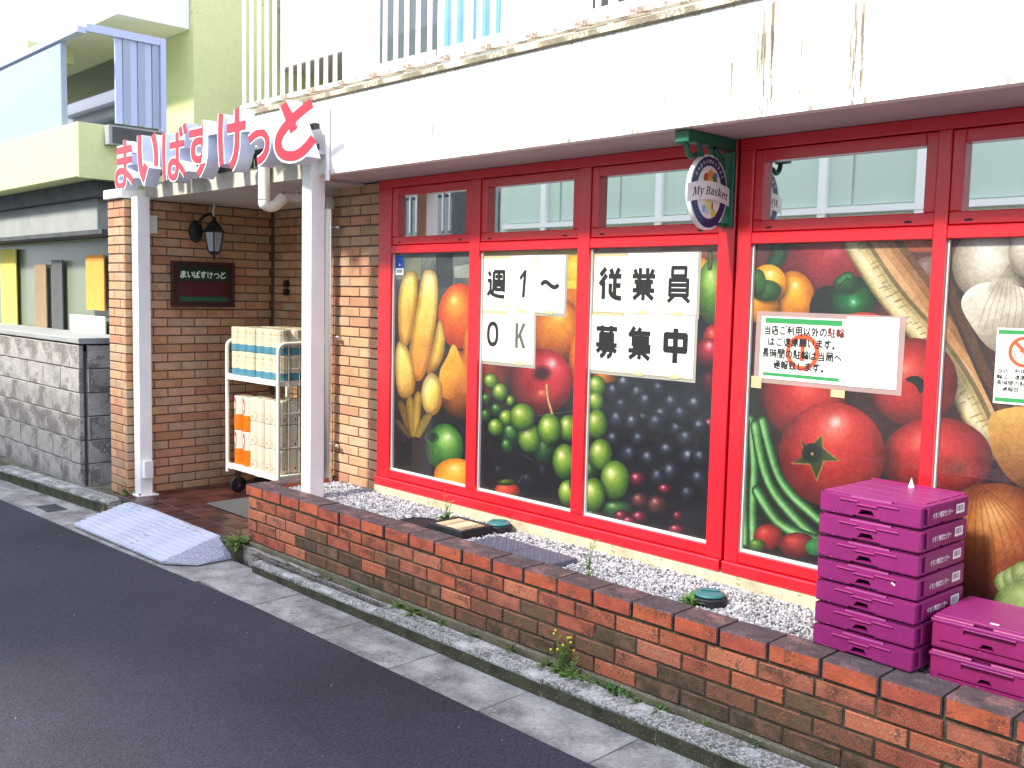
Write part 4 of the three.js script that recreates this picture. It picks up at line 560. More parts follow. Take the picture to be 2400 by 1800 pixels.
// ---------------------------------------------------------------- posts, pipes, lantern and board of the porch
const postMat = phys({ map: tint([238, 236, 230], 0.03, { S: 0.9, dark: 0.03, darkCol: [190, 176, 150] }), roughness: 0.45 });
{
  const P1 = thing('porch_post', 'white square steel post standing in the gravel bed', 'post', [-4.998, 0, -3.2]);
  part('shaft', bev(0.098, 2.06, 0.098, 0.004), postMat, P1, [0, 1.43, 0]); slab('cap_plate', P1, M.white, -0.075, 0.12, 2.462, 2.478, -0.09, 0.06, 0.003);
  for (const [a, b, c, d] of [[-0.06, -0.035, 2.4785, 2.66], [0.135, 0.16, 2.462, 2.66]]) slab('bracket_upright', P1, M.white, a, b, c, d, -0.1, -0.07); slab('bracket_bar', P1, M.white, -0.0345, 0.1345, 2.63, 2.66, -0.1, -0.07);
  const P2 = thing('porch_post', 'white square steel post on a base plate beside the ramp', 'post', [-7.15, 0, -3.095]);
  part('shaft', bev(0.098, 2.21, 0.098, 0.004), postMat, P2, [0, 1.235, 0]); part('base_plate', bev(0.17, 0.014, 0.16, 0.003), postMat, P2, [0.005, 0.122, 0.0]);
  for (const [x, z] of [[-0.06, 0.06], [0.07, 0.06], [0.07, -0.06]]) part('bolt', new THREE.CylinderGeometry(0.009, 0.009, 0.02, 6), M.steel, P2, [x, 0.135, z]);
  part('socket_box', bev(0.035, 0.13, 0.07, 0.004), M.white, P2, [0.067, 0.32, -0.005]);
  single('junction_box', 'small white junction box on the porch side wall under the ceiling', 'junction box', bev(0.03, 0.13, 0.08, 0.004), M.white, [-7.203, 2.15, -3.2]);
  const D = thing('downpipe', 'stainless rain pipe with wall clamps in front of the brick pier', 'pipe');
  part('pipe', new THREE.CylinderGeometry(0.03, 0.03, 1.75, 20), M.steel, D, [-5.348, 1.325, -3.545]);
  part('elbow', pipe(0.03, [[-5.348, 2.199, -3.545], [-5.348, 2.25, -3.545], [-5.348, 2.262, -3.52], [-5.43, 2.262, -3.3], [-5.44, 2.262, -3.262]], 14, 40, 0.4), M.fascia, D);
  part('drop_pipe', new THREE.CylinderGeometry(0.036, 0.036, 0.26, 16), M.cream, D, [-5.44, 2.36, -3.13]); part('elbow', pipe(0.036, [[-5.44, 2.23, -3.13], [-5.44, 2.2, -3.135], [-5.44, 2.2, -3.2], [-5.44, 2.255, -3.262]], 12, 20, 0.4), M.cream, D);
  part('coupling', new THREE.CylinderGeometry(0.0335, 0.0335, 0.04, 20), M.steel, D, [-5.348, 1.36, -3.545]);
  for (const y of [2.085, 1.385, 0.68]) { const c = part('clamp', merge([rod(0.006, [-5.33, y, -3.57], [-5.285, y, -3.57]), rod(0.006, [-5.3, y, -3.6], [-5.3, y, -3.56])]), M.chrome, D); part('knob', new THREE.SphereGeometry(0.015, 12, 8), M.chrome, c, [-5.28, y, -3.565]); }
  single('drain_tube', 'thin white drain tube hanging at the end of the balcony beam', 'pipe', merge([rod(0.012, [-4.83, 2.33, -3.185], [-4.83, 2.72, -3.185], 10), rod(0.015, [-4.83, 2.31, -3.185], [-4.83, 2.345, -3.185], 10)]), M.white, [0, 0, 0]);
}
{ // lantern
  const L = thing('wall_lantern', 'black hexagonal lantern lamp on the porch side wall', 'lamp', [-7.0, 2.06, -3.6]);
  part('back_plate', new THREE.SphereGeometry(0.075, 20, 10).scale(0.45, 1.15, 0.75), M.black, L, [-0.2, 0.06, 0.05]);
  part('arm', pipe(0.012, [[-0.2, 0.1, 0.04], [-0.14, 0.17, 0.02], [-0.05, 0.19, 0], [0, 0.15, 0]], 8, 24, 0.5), M.black, L);
  part('roof', new THREE.CylinderGeometry(0.018, 0.088, 0.085, 6), M.black, L, [0, 0.1, 0]); part('finial', new THREE.SphereGeometry(0.016, 10, 8), M.black, L, [0, 0.155, 0]); part('roof_rim', new THREE.CylinderGeometry(0.09, 0.084, 0.012, 6), M.black, L, [0, 0.053, 0]);
  const pane = phys({ color: 0xb9bec6, roughness: 0.25, transmission: 0.3, thickness: 0 });
  for (let k = 0; k < 6; k++) { const a = (k + 0.5) * Math.PI / 3, c = Math.cos(a), s = Math.sin(a); const g = new THREE.BufferGeometry(), w0 = 0.036, w1 = 0.02, r0 = 0.066, r1 = 0.042; const v = [[-w0, 0.048, r0], [w0, 0.048, r0], [w1, -0.095, r1], [-w1, -0.095, r1]]; g.setAttribute('position', new THREE.Float32BufferAttribute([0, 2, 1, 0, 3, 2].flatMap((i) => v[i]), 3)); g.computeVertexNormals(); part('pane', g, pane, L, [0, 0, 0], [0, a, 0]); const b = k * Math.PI / 3; part('bar', rod(0.005, [Math.sin(b) * 0.077, 0.05, Math.cos(b) * 0.077], [Math.sin(b) * 0.049, -0.1, Math.cos(b) * 0.049], 6), M.black, L); }
  part('base', new THREE.CylinderGeometry(0.052, 0.03, 0.025, 6), M.black, L, [0, -0.11, 0]); part('tip', new THREE.ConeGeometry(0.012, 0.05, 8).rotateX(Math.PI), M.black, L, [0, -0.145, 0]);
  part('cable', pipe(0.007, [[0, 0.16, 0], [-0.01, 0.2, 0.004], [0.004, 0.24, 0], [0, 0.275, 0]], 6, 16), M.cream, L);
  // board
  const c = canvas(512, 340), x = c.getContext('2d'); x.fillStyle = '#3a1c20'; x.fillRect(0, 0, 512, 340); x.fillStyle = '#123226'; x.fillRect(50, 34, 412, 112); x.fillStyle = '#4e1626'; x.fillRect(50, 150, 412, 110); x.fillStyle = '#14593a'; x.fillRect(50, 270, 412, 34); line(x, 'まいばすけっと', 58, 64, 54, 58, 15, '#e4f2e4', 1.04);
  const bm = phys({ map: canvasTex(c), roughness: 0.4 }), Bd = thing('name_board', 'dark maroon name board with pale hiragana under the lantern', 'sign', [-7.19, 1.712, -3.605]);
  const fr = std({ color: 0x3c1a1c, roughness: 0.5 }); part('board', new THREE.BoxGeometry(0.5, 0.33, 0.02), [fr, fr, fr, fr, bm, fr], Bd, [0, 0, 0], [0, Math.PI / 2, 0]);
  for (const [w, h, px, py] of [[0.52, 0.02, 0, 0.165], [0.52, 0.02, 0, -0.165], [0.02, 0.31, 0.25, 0], [0.02, 0.31, -0.25, 0]]) part('frame', bev(w, h, 0.035, 0.003), fr, Bd, [0.002, py, -px], [0, Math.PI / 2, 0]);
  const K = thing('door_chime', 'dark double round door chime on the porch back wall', 'door chime', [-6.98, 1.7, -4.215]); part('button', new THREE.CylinderGeometry(0.028, 0.03, 0.03, 18).rotateX(Math.PI / 2), M.black, K, [0, 0.034, 0]); part('button', new THREE.CylinderGeometry(0.028, 0.03, 0.03, 18).rotateX(Math.PI / 2), M.black, K, [0, -0.034, 0]);
}

// ---------------------------------------------------------------- projecting oval sign
{
  const S = thing('projecting_sign', 'oval hanging sign on a green bracket between the two red windows', 'sign', [-2.39, 0, 0]);
  slab('wall_post', S, M.green, -0.032, 0.032, 1.985, 2.3, -3.585, -3.566, 0.004); slab('arm', S, M.green, -0.03, 0.03, 2.305, 2.348, -3.585, -3.27, 0.004); slab('arm_end', S, M.green, -0.034, 0.034, 2.298, 2.3485, -3.27, -3.235, 0.004);
  slab('lower_stay', S, M.green, -0.01, 0.01, 1.985, 2.0, -3.5655, -3.45);
  const curl = (z0, z1) => part('scroll', pipe(0.011, [[0, 2.3, z0], [0, 2.27, z0 - 0.01], [0, 2.25, (z0 + z1) / 2], [0, 2.265, z1]], 8, 20, 0.5), M.green, S); curl(-3.27, -3.34); curl(-3.36, -3.42); curl(-3.44, -3.53);
  part('brace', pipe(0.014, [[0, 2.3, -3.46], [0, 2.27, -3.5], [0, 2.22, -3.54]], 8, 16), M.green, S);
  const W = 400, H = 480, c = canvas(W, H), x = c.getContext('2d'); x.fillStyle = '#f2f2ee'; x.fillRect(0, 0, W, H);
  x.fillStyle = '#18265c'; x.beginPath(); x.ellipse(200, 240, 190, 230, 0, 0, 7); x.fill(); x.fillStyle = '#f0eee6'; x.beginPath(); x.ellipse(200, 240, 132, 172, 0, 0, 7); x.fill();
  const txt = 'Supermarket'; x.fillStyle = '#dfe4f0'; x.font = 'bold 36px serif'; x.textAlign = 'center'; [...txt].forEach((ch, k) => { const a = (k - 5) * 0.2; x.save(); x.translate(200 + Math.sin(a) * 152, 240 - Math.cos(a) * 190); x.rotate(a * 0.85); x.fillText(ch, 0, 0); x.restore(); });
  for (const [px, py, r, col] of [[170, 150, 34, '#c23a2c'], [214, 130, 36, '#e8992a'], [250, 160, 30, '#2f7a3c'], [262, 128, 20, '#3c78c0'], [210, 176, 34, '#eac23c'], [160, 190, 26, '#7a2a22'], [150, 350, 26, '#8fc0e6'], [250, 372, 28, '#d8d23c'], [186, 366, 24, '#c4d8ee'], [200, 320, 36, '#ece68c']]) { x.fillStyle = col; x.beginPath(); x.arc(px, py, r, 0, 7); x.fill(); }
  x.fillStyle = '#6a4424'; x.fillRect(150, 196, 110, 18); x.fillRect(232, 300, 14, 50);
  const face = phys({ map: canvasTex(c), roughness: 0.35, clearcoat: 0.4 });
  const el = new THREE.Shape(); el.absellipse(0, 0, 0.126, 0.145, 0, Math.PI * 2); const rim = new THREE.Shape(); rim.absellipse(0, 0, 0.134, 0.153, 0, Math.PI * 2);
  const oval = part('oval_board', new THREE.ExtrudeGeometry(rim, { depth: 0.02, bevelEnabled: false, curveSegments: 40 }).translate(0, 0, -0.01), M.white, S, [0, 2.118, -3.424], [0, Math.PI / 2, 0]);
  const fg = new THREE.ShapeGeometry(el, 40), uv = fg.attributes.uv, p = fg.attributes.position; for (let i = 0; i < p.count; i++) uv.setXY(i, 0.5 + p.getX(i) / 0.266, 0.5 + p.getY(i) / 0.302);
  part('oval_print', fg, face, oval, [0, 0, 0.0115]);
  const rc = canvas(512, 128), r = rc.getContext('2d'); r.fillStyle = '#f4f2ec'; r.fillRect(0, 0, 512, 128); r.fillStyle = '#181822'; r.font = 'italic bold 80px serif'; r.textAlign = 'center'; r.fillText('My Basket', 256, 94);
  const rg = new THREE.PlaneGeometry(0.31, 0.075, 20, 1), rp = rg.attributes.position; for (let i = 0; i < rp.count; i++) { const q = rp.getX(i) / 0.155; rp.setY(i, rp.getY(i) - 0.022 * q * q + 0.012); rp.setZ(i, 0.018 - 0.006 * q * q); } rg.computeVertexNormals();
  part('ribbon', rg, phys({ map: canvasTex(rc), side: THREE.DoubleSide, roughness: 0.4 }), oval, [0, -0.005, 0.002]);
}

// ---------------------------------------------------------------- covers, plate and caps in the gravel
{
  single('round_lid', 'black round manhole lid lying in the gravel beside the square cover', 'lid', new THREE.LatheGeometry([[0, 0.012], [0.085, 0.012], [0.09, 0.016], [0.112, 0.016], [0.116, 0.01], [0.116, -0.02]].map((p) => new THREE.Vector2(...p)), 36), std({ color: 0x121215, roughness: 0.75 }), [-4.03, 0.442, -3.24]);
  const C = thing('inspection_cover', 'square inspection cover with a tan top in a black frame', 'cover', [-3.755, 0.43, -3.3]);
  const tan = std({ map: tint([196, 172, 138], 0.25, { S: 0.25, speck: 0.1, dark: 0.2, darkCol: [120, 100, 80] }), bumpMap: bumpFine, bumpScale: 0.003 });
  for (const [w, d, x, z] of [[0.27, 0.022, 0, 0.099], [0.27, 0.022, 0, -0.099], [0.022, 0.176, 0.124, 0], [0.022, 0.176, -0.124, 0]]) part('frame', bev(w, 0.06, d, 0.004), M.rubber, C, [x, 0.03, z]);
  part('lid', bev(0.222, 0.05, 0.172, 0.004), tan, C, [0, 0.031, 0]); for (let k = -4; k <= 4; k++) part('ridge', box(0.2, 0.004, 0.006), tan, C, [0, 0.0575, k * 0.018]);
  const tc = (n, label, x, z, y) => { const T = thing(n, label, 'drain cover', [x, y, z]); part('rim', new THREE.LatheGeometry([[0.05, 0.03], [0.068, 0.03], [0.072, 0.024], [0.072, -0.03]].map((p) => new THREE.Vector2(...p)), 30), M.rubber, T); part('cap', new THREE.LatheGeometry([[0, 0.05], [0.05, 0.048], [0.062, 0.04], [0.064, 0.031], [0.04, 0.031]].map((p) => new THREE.Vector2(...p)), 30), M.tealCap, T); part('grip', bev(0.07, 0.008, 0.014, 0.002), M.tealCap, T, [0, 0.053, 0], [0, 0.6, 0]); return T; };
  tc('drain_cover', 'teal round drain cover beside the square inspection cover', -3.665, -3.49, 0.445); tc('drain_cover', 'teal round drain cover with a green weed growing against it', -2.225, -3.32, 0.44);
  const P = thing('checker_plate', 'blue grey steel checker plate in two halves lying on the gravel', 'plate', [-3.262, 0.448, -3.255], -0.03);
  const pm = phys({ color: new THREE.Color(0.13, 0.165, 0.22), metalness: 0.5, roughness: 0.4, bumpMap: bumpFine, bumpScale: 0.0008 });
  const st = []; for (let i = 0; i < 10; i++) for (let j = 0; j < 8; j++) st.push(at(new THREE.SphereGeometry(1, 6, 4).scale(0.011, 0.0028, 0.004), -0.118 + i * 0.026, 0.0125, -0.092 + j * 0.026, 0, (i + j) % 2 ? 0.78 : -0.78, 0)); const stud = merge(st);
  for (const s of [-1, 1]) { const h = part('half_plate', bev(0.272, 0.024, 0.215, 0.003), pm, P, [s * 0.138, 0, 0]); part('studs', stud, pm, h).userData.kind = 'stuff'; }
}

// ---------------------------------------------------------------- purple crates
{
  const mk = (c, r = 0.38) => phys({ map: tint(c, 0.07, { S: 0.5, speck: 0.015, speckCol: [200, 150, 190] }), roughness: r });
  const purple = mk([130, 34, 98]), purpleB = mk([138, 34, 94]);
  const ev = new Evaluator(); ev.attributes = ['position', 'normal', 'uv'];
  function crateGeo(w, h, d, slots) { let b = new Brush(new RoundedBoxGeometry(w, h, d, 2, 0.008)); b.updateMatrixWorld(); for (const g of slots) { const s = new Brush(g); s.updateMatrixWorld(); b = ev.evaluate(b, s, SUBTRACTION); } const g = b.geometry, p = g.attributes.position, n = g.attributes.normal, uv = g.attributes.uv; for (let i = 0; i < p.count; i++) { const ax = Math.abs(n.getX(i)), ay = Math.abs(n.getY(i)); uv.setXY(i, ax > 0.6 ? p.getZ(i) : p.getX(i), ay > 0.6 ? p.getZ(i) : p.getY(i)); } g.clearGroups(); return g; }
  const trap = (w, h, dep) => { const s = new THREE.Shape([[-w / 2, -h / 2], [w / 2, -h / 2], [w / 2 - 0.012, h / 2], [-w / 2 + 0.012, h / 2]].map((q) => new THREE.Vector2(...q))); return new THREE.ExtrudeGeometry(s, { depth: dep, bevelEnabled: false }); };
  const w = 0.363, d = 0.35, h = 0.0735, zf = d / 2;
  const body = crateGeo(w, h, d, [trap(0.062, 0.018, 0.06).translate(-0.005, -0.014, zf - 0.05), at(box(0.1, 0.012, 0.03), -0.005, -h / 2 + 0.003, zf - 0.008), at(box(0.11, 0.01, 0.02), -0.12, h / 2 - 0.001, zf - 0.004), at(box(0.1, 0.01, 0.02), 0.13, h / 2 - 0.001, zf - 0.004), at(box(0.06, 0.012, 0.02), w / 2 - 0.004, -h / 2 + 0.002, 0.02), at(box(0.012, 0.05, 0.02), w / 2 - 0.002, 0, zf - 0.035)]);
  const lc = canvas(512, 96), lx = lc.getContext('2d'), ac = canvas(512, 96), ax = ac.getContext('2d'); lx.fillStyle = '#eceae8'; lx.fillRect(0, 0, 512, 96); ax.fillStyle = '#000'; ax.fillRect(0, 0, 512, 96);
  line(ax, 'イオン物流センター', 6, 34, 33, 44, 13, '#fff', 1.02); ax.fillStyle = '#fff'; ax.fillRect(352, 18, 126, 66); lx.fillStyle = '#26262a'; let bx0 = 366; while (bx0 < 466) { const bw = 2 + Math.floor(rnd() * 4); lx.fillRect(bx0, 28, bw, 40); bx0 += bw + 2 + Math.floor(rnd() * 4); }
  const lm = std({ map: canvasTex(lc), alphaMap: canvasTex(ac, false), transparent: true, roughness: 0.6 });
  const strip = (l) => bev(l, 0.006, 0.007, 0.002);
  const proto = new THREE.Group();
  part('body', body, purple, proto); part('latch_strip', strip(0.07), purpleB, proto, [-0.07, 0.019, zf + 0.002]); part('latch_strip', strip(0.075), purpleB, proto, [-0.004, 0.01, zf + 0.003]); part('latch_strip', strip(0.075), purpleB, proto, [0.072, 0.018, zf + 0.002]);
  part('corner_rib', bev(0.006, h - 0.016, 0.012, 0.002), purpleB, proto, [w / 2 + 0.001, 0, zf - 0.05]); part('printed_label', new THREE.PlaneGeometry(0.25, 0.047), lm, proto, [w / 2 + 0.0012, 0.002, -0.03], [0, Math.PI / 2, 0]);
  const sides = ['topmost purple crate of the tall stack beside the tomato pane', 'second purple crate from the top of the tall stack, with light showing through its grip', 'third purple crate from the top of the tall stack', 'middle purple crate of the tall stack with a white scuff', 'third purple crate from the bottom of the tall stack', 'second purple crate from the bottom of the tall stack', 'bottom purple crate of the tall stack resting on the brick cap'];
  for (let k = 0; k < 7; k++) {
    const o = k ? proto.clone() : proto; o.name = numbered('folding_crate'); scene.add(o); o.position.set(-1.47 + rr(-0.002, 0.002), 0.472 + h / 2 + 0.001 + (6 - k) * 0.0795, -3.292 + rr(-0.002, 0.002)); o.rotation.y = -0.045 + rr(-0.008, 0.008); o.userData = {}; tag(o, sides[k], 'crate', 'stacked purple folding crates');
    if (k >= 5) o.remove(o.children[o.children.length - 1]);
  }
  const top = scene.children.find((o) => o.name === 'folding_crate'); for (const z of [-0.11, -0.02, 0.07]) part('lid_panel', bev(w - 0.03, 0.004, 0.08, 0.0015), purple, top, [0, h / 2 + 0.001, z]); slab('lid_rim', top, purpleB, -w / 2 + 0.01, w / 2 - 0.01, h / 2 - 0.001, h / 2 + 0.007, -d / 2 + 0.008, -d / 2 + 0.018); part('white_scrap', new THREE.ConeGeometry(0.012, 0.036, 4), M.white, top, [0.0, h / 2 + 0.022, -0.12]);
  scene.children.filter((o) => /^folding_crate/.test(o.name)).forEach((o, k) => { if (k < 6) part('foot_rim', box(w - 0.05, 0.0066, d - 0.05), purple, o, [0, -h / 2 - 0.0029, 0]); });
  const fr2 = scene.children.find((o) => o.name === 'folding_crate_003'); part('scuff', box(0.014, 0.006, 0.0006), M.white, fr2, [0.1, 0.005, zf + 0.0006], [0, 0, -0.5]);
  // low stack
  const w2 = 0.56, d2 = 0.32, h2 = 0.107, z2 = d2 / 2;
  const body2 = crateGeo(w2, h2, d2, [trap(0.05, 0.016, 0.05).translate(-0.105, -0.012, z2 - 0.04), at(box(0.26, 0.005, 0.02), -0.12, -0.026, z2 - 0.004), at(box(0.06, 0.01, 0.02), -0.12, 0.048, z2 - 0.006), at(box(0.16, 0.022, 0.014), -0.1, 0.022, z2 - 0.002)]);
  for (let k = 0; k < 2; k++) {
    const o = thing('folding_crate', k ? 'lower crate of the low purple pair on the gravel' : 'upper crate of the low purple pair with white flecks on its lid', 'crate', [-1.268 + w2 / 2, 0.446 + h2 / 2 + (1 - k) * (h2 + 0.006), -3.175 - z2], 0.01, 'stacked purple folding crates');
    part('body', body2, purpleB, o); part('rim', bev(w2 + 0.006, 0.012, d2 + 0.006, 0.003), purple, o, [0, h2 / 2 - 0.016, 0]); part('latch_strip', bev(0.16, 0.006, 0.008, 0.002), purple, o, [-0.1, 0.03, z2 + 0.002]);
    if (k === 0) { for (const x of [-0.14, 0.14]) part('lid_panel', bev(0.265, 0.005, d2 - 0.03, 0.002), purple, o, [x, h2 / 2 + 0.001, 0]); part('white_fleck', box(0.026, 0.001, 0.01), M.white, o, [-0.1, h2 / 2 + 0.0045, 0.12]); part('white_fleck', box(0.03, 0.001, 0.012), M.white, o, [-0.02, h2 / 2 + 0.0045, -0.03]); } else part('foot_rim', box(w2 - 0.05, 0.0055, d2 - 0.05), purpleB, o, [0, h2 / 2 + 0.003, 0]);
  }
}

// ---------------------------------------------------------------- roll cage with toilet paper
{
  const X0 = -6.84, X1 = -6.1, ZF = -3.62, ZB = -4.14, T = thing('roll_cage', 'cream tubular roll cage trolley parked in the porch', 'trolley');
  const hoop = (x) => part('side_frame', pipe(0.014, [[x, 0.285, ZF], [x, 0.8, ZF], [x, 1.24, ZF], [x, 1.285, ZF - 0.02], [x, 1.3, ZF - 0.06], [x, 1.3, ZB + 0.06], [x, 1.285, ZB + 0.02], [x, 1.24, ZB], [x, 0.285, ZB]], 10, 90, 0.3), M.cream, T);
  hoop(X0); hoop(X1);
  for (const y of [0.33, 1.015]) { const s = slab('shelf', T, M.cream, X0 + 0.01, X1 - 0.01, y - 0.018, y + 0.018, ZB, ZF + 0.002, 0.003); for (const f of [-0.32, 0.1]) part('price_tag', bev(0.08, 0.045, 0.004, 0.001), M.white, s, [f, 0.006, 0.265]); }
  for (let k = 1; k < 6; k++) part('wire', rod(0.003, [X1, 0.35, ZF + k * (ZB - ZF) / 6], [X1, 1.29, ZF + k * (ZB - ZF) / 6], 5), M.cream, T); for (const y of [0.55, 0.8, 1.12, 1.2]) part('wire', rod(0.003, [X1, y, ZF], [X1, y, ZB], 5), M.cream, T);
  for (let k = 1; k < 9; k++) part('wire', rod(0.003, [X0 + k * 0.0825, 0.35, ZB], [X0 + k * 0.0825, 1.25, ZB], 5), M.cream, T); for (const y of [0.9, 0.95]) part('wire', rod(0.003, [X0, y, ZB], [X1, y, ZB], 5), M.cream, T);
  for (const [x, z] of [[X0 + 0.05, ZF - 0.06], [X1 - 0.05, ZF - 0.06], [X0 + 0.05, ZB + 0.06], [X1 - 0.05, ZB + 0.06]]) { const c = part('caster', new THREE.CylinderGeometry(0.062, 0.062, 0.03, 20).rotateZ(Math.PI / 2), M.rubber, T, [x, 0.183, z]); part('caster_fork', merge([at(box(0.006, 0.13, 0.03), -0.021, 0.05, 0), at(box(0.006, 0.13, 0.03), 0.021, 0.05, 0), at(box(0.05, 0.008, 0.05), 0, 0.117, 0)]), M.steel, c); }
  single('rubber_block', 'black rubber block under the roll cage', 'block', bev(0.3, 0.1, 0.25, 0.008), M.rubber, [-6.62, 0.172, -3.93]);
  // packs: rows of rolls in printed film
  function packTex(kind) { const c = canvas(256, 160), x = c.getContext('2d'); if (kind === 'blue') { x.fillStyle = '#cfc6a8'; x.fillRect(0, 0, 256, 160); x.fillStyle = '#4d8496'; x.fillRect(0, 112, 256, 48); x.fillStyle = '#b8a070'; for (const px of [34, 100, 166, 226]) { x.beginPath(); x.ellipse(px, 34, 12, 6, 0, 0, 7); x.fill(); x.fillStyle = 'rgba(120,110,90,0.5)'; x.fillRect(px - 22, 60, 44, 2); x.fillRect(px - 16, 72, 34, 2); x.fillStyle = '#b8a070'; } x.fillStyle = '#28323a'; for (const px of [66, 196]) x.fillRect(px, 122, 8, 16); x.fillStyle = '#3c7c94'; for (const px of [110, 130, 150]) x.fillRect(px, 126, 12, 8); }
    else if (kind === 'pink') { x.fillStyle = '#d3c8b0'; x.fillRect(0, 0, 256, 160); for (let k = 0; k < 90; k++) { x.fillStyle = `rgba(${pick(['214,120,110', '190,150,110', '226,150,140'])},${rr(0.2, 0.6)})`; x.beginPath(); x.ellipse(rr(0, 256), 160 - Math.pow(rnd(), 2) * 90, rr(3, 10), rr(2, 6), rr(0, 3), 0, 7); x.fill(); } x.fillStyle = '#2c2a28'; for (const px of [80, 180]) x.fillRect(px, 118, 8, 16); x.fillStyle = 'rgba(140,110,90,0.5)'; for (const px of [40, 120, 200]) { x.fillRect(px - 16, 50, 32, 3); x.fillRect(px - 10, 62, 22, 3); } }
    else { x.fillStyle = '#cfc8b6'; x.fillRect(0, 0, 256, 160); x.fillStyle = '#dc6c08'; x.fillRect(0, 84, 256, 76); x.strokeStyle = '#d8304c'; x.lineWidth = 22; x.beginPath(); x.arc(118, 46, 30, -2.2, 1.4); x.stroke(); x.fillStyle = '#3c9a5c'; x.fillRect(96, 58, 26, 30); x.fillStyle = '#b85c10'; x.fillRect(60, 104, 110, 5); x.fillRect(80, 118, 80, 4); } return canvasTex(c); }
  const mats = Object.fromEntries(['blue', 'pink', 'orange'].map((k) => [k, phys({ map: packTex(k), roughness: 0.3, clearcoat: 0.4 })]));
  function packGeo(w, h, d, n, m) { // scalloped outline of n x m rolls
    const pts = [], arc = (cx, cz, rx, a0) => { for (let k = 0; k <= 5; k++) { const a = a0 + (k / 5 - 0.5) * 2.1; pts.push([cx + Math.cos(a) * rx, cz + Math.sin(a) * rx]); } }, rx = w / n / 2, rz = d / m / 2;
    for (let i = 0; i < n; i++) arc(-w / 2 + rx * (2 * i + 1), d / 2 - rx, rx, Math.PI / 2 * 1); const front = pts.splice(0).sort((a, b) => a[0] - b[0]);
    for (let j = 0; j < m; j++) arc(w / 2 - rz, d / 2 - rz * (2 * j + 1), rz, 0); const right = pts.splice(0).sort((a, b) => b[1] - a[1]);
    const ring = [...front, ...right, ...front.map(([a, b]) => [-a, -b]), ...right.map(([a, b]) => [-a, -b])];
    const g = new THREE.ExtrudeGeometry(new THREE.Shape(ring.map(([a, b]) => new THREE.Vector2(a, b))), { depth: h - 0.02, bevelEnabled: true, bevelSize: 0.006, bevelThickness: 0.01, bevelSegments: 2, bevelOffset: -0.006 }).rotateX(-Math.PI / 2).translate(0, 0.01, 0);
    g.rotateX(0).scale(1, 1, -1); const ix = g.index; const p = g.attributes.position; for (let i = 0; i < p.count; i += 3) for (const at2 of Object.values(g.attributes)) { const s = at2.itemSize; for (let c = 0; c < s; c++) { const t = at2.array[i * s + c]; at2.array[i * s + c] = at2.array[(i + 1) * s + c]; at2.array[(i + 1) * s + c] = t; } } g.computeVertexNormals();
    const n2 = g.attributes.normal, uv = g.attributes.uv; for (let i = 0; i < p.count; i++) { const u = Math.abs(n2.getX(i)) > Math.abs(n2.getZ(i)) ? 0.5 + p.getZ(i) / d : 0.5 + p.getX(i) / w; uv.setXY(i, u, Math.abs(n2.getY(i)) > 0.8 ? 0.97 : p.getY(i) / h); } return g;
  }
  const pk = (kind, label, w, h, d, n, m, x, y, z, group) => { const k = kind + w + h; single('toilet_paper_pack', label, 'paper pack', cached('pk' + k, () => packGeo(w, h, d, n, m)), mats[kind], [x, y, z], [0, rr(-0.02, 0.02), 0], group); };
  const gA = 'blue banded paper packs on the upper shelf', gB = 'pink printed paper packs on the lower shelf', gC = 'orange paper packs on the lower shelf';
  for (let l = 0; l < 2; l++) for (let c = 0; c < 2; c++) for (let z = 0; z < 2; z++) pk('blue', `blue banded paper pack, ${['lower', 'upper'][l]} layer by the ${['brick wall', 'white post'][c]}, ${['front', 'rear'][z]} row of the upper shelf`, 0.35, 0.182, 0.235, 3, 2, -6.655 + c * 0.365, 1.034 + l * 0.183, -3.745 - z * 0.245, gA);
  for (let l = 0; l < 2; l++) for (let c = 0; c < 2; c++) pk('orange', `orange paper pack, ${['lower', 'upper'][l]} of two, ${['against the cage frame', 'against the pink packs'][c]} on the lower shelf`, 0.125, 0.262, 0.3, 1, 2, -6.755 + c * 0.13, 0.349 + l * 0.263, -3.79, gC);
  for (let l = 0; l < 3; l++) for (let c = 0; c < 2; c++) pk('pink', `cream and pink pack, ${['bottom', 'middle', 'top'][l]} layer ${['beside the orange packs', 'beside the front cage post'][c]} on the lower shelf`, 0.2, 0.178, 0.24, 2, 2, -6.455 + c * 0.205, 0.349 + l * 0.179, -3.755, gB);
  for (let l = 0; l < 3; l++) pk('pink', `cream and pink pack, ${['bottom', 'middle', 'top'][l]} layer in the rear row of the lower shelf`, 0.2, 0.178, 0.24, 2, 2, -6.25, 0.349 + l * 0.179, -4.0, gB);
  single('cardboard_carton', 'brown carton with a dark blue top behind the roll cage', 'carton', bev(0.3, 0.4, 0.2, 0.004), std({ color: 0x6b4a36 }), [-5.85, 1.2, -4.1]);
  const st = thing('display_shelf', 'dark shelf unit standing behind the roll cage', 'shelf', [-5.85, 0.12, -4.1]); slab('upright', st, M.darkGrey, -0.16, -0.14, 0, 0.88, -0.1, 0.1); slab('upright', st, M.darkGrey, 0.14, 0.16, 0, 0.88, -0.1, 0.1); slab('board', st, M.darkGrey, -0.16, 0.16, 0.8805, 0.8795 - 0.0, -0.1, 0.1); slab('shelf_board', st, M.darkGrey, -0.1395, 0.1395, 0.4, 0.42, -0.1, 0.1); 
}

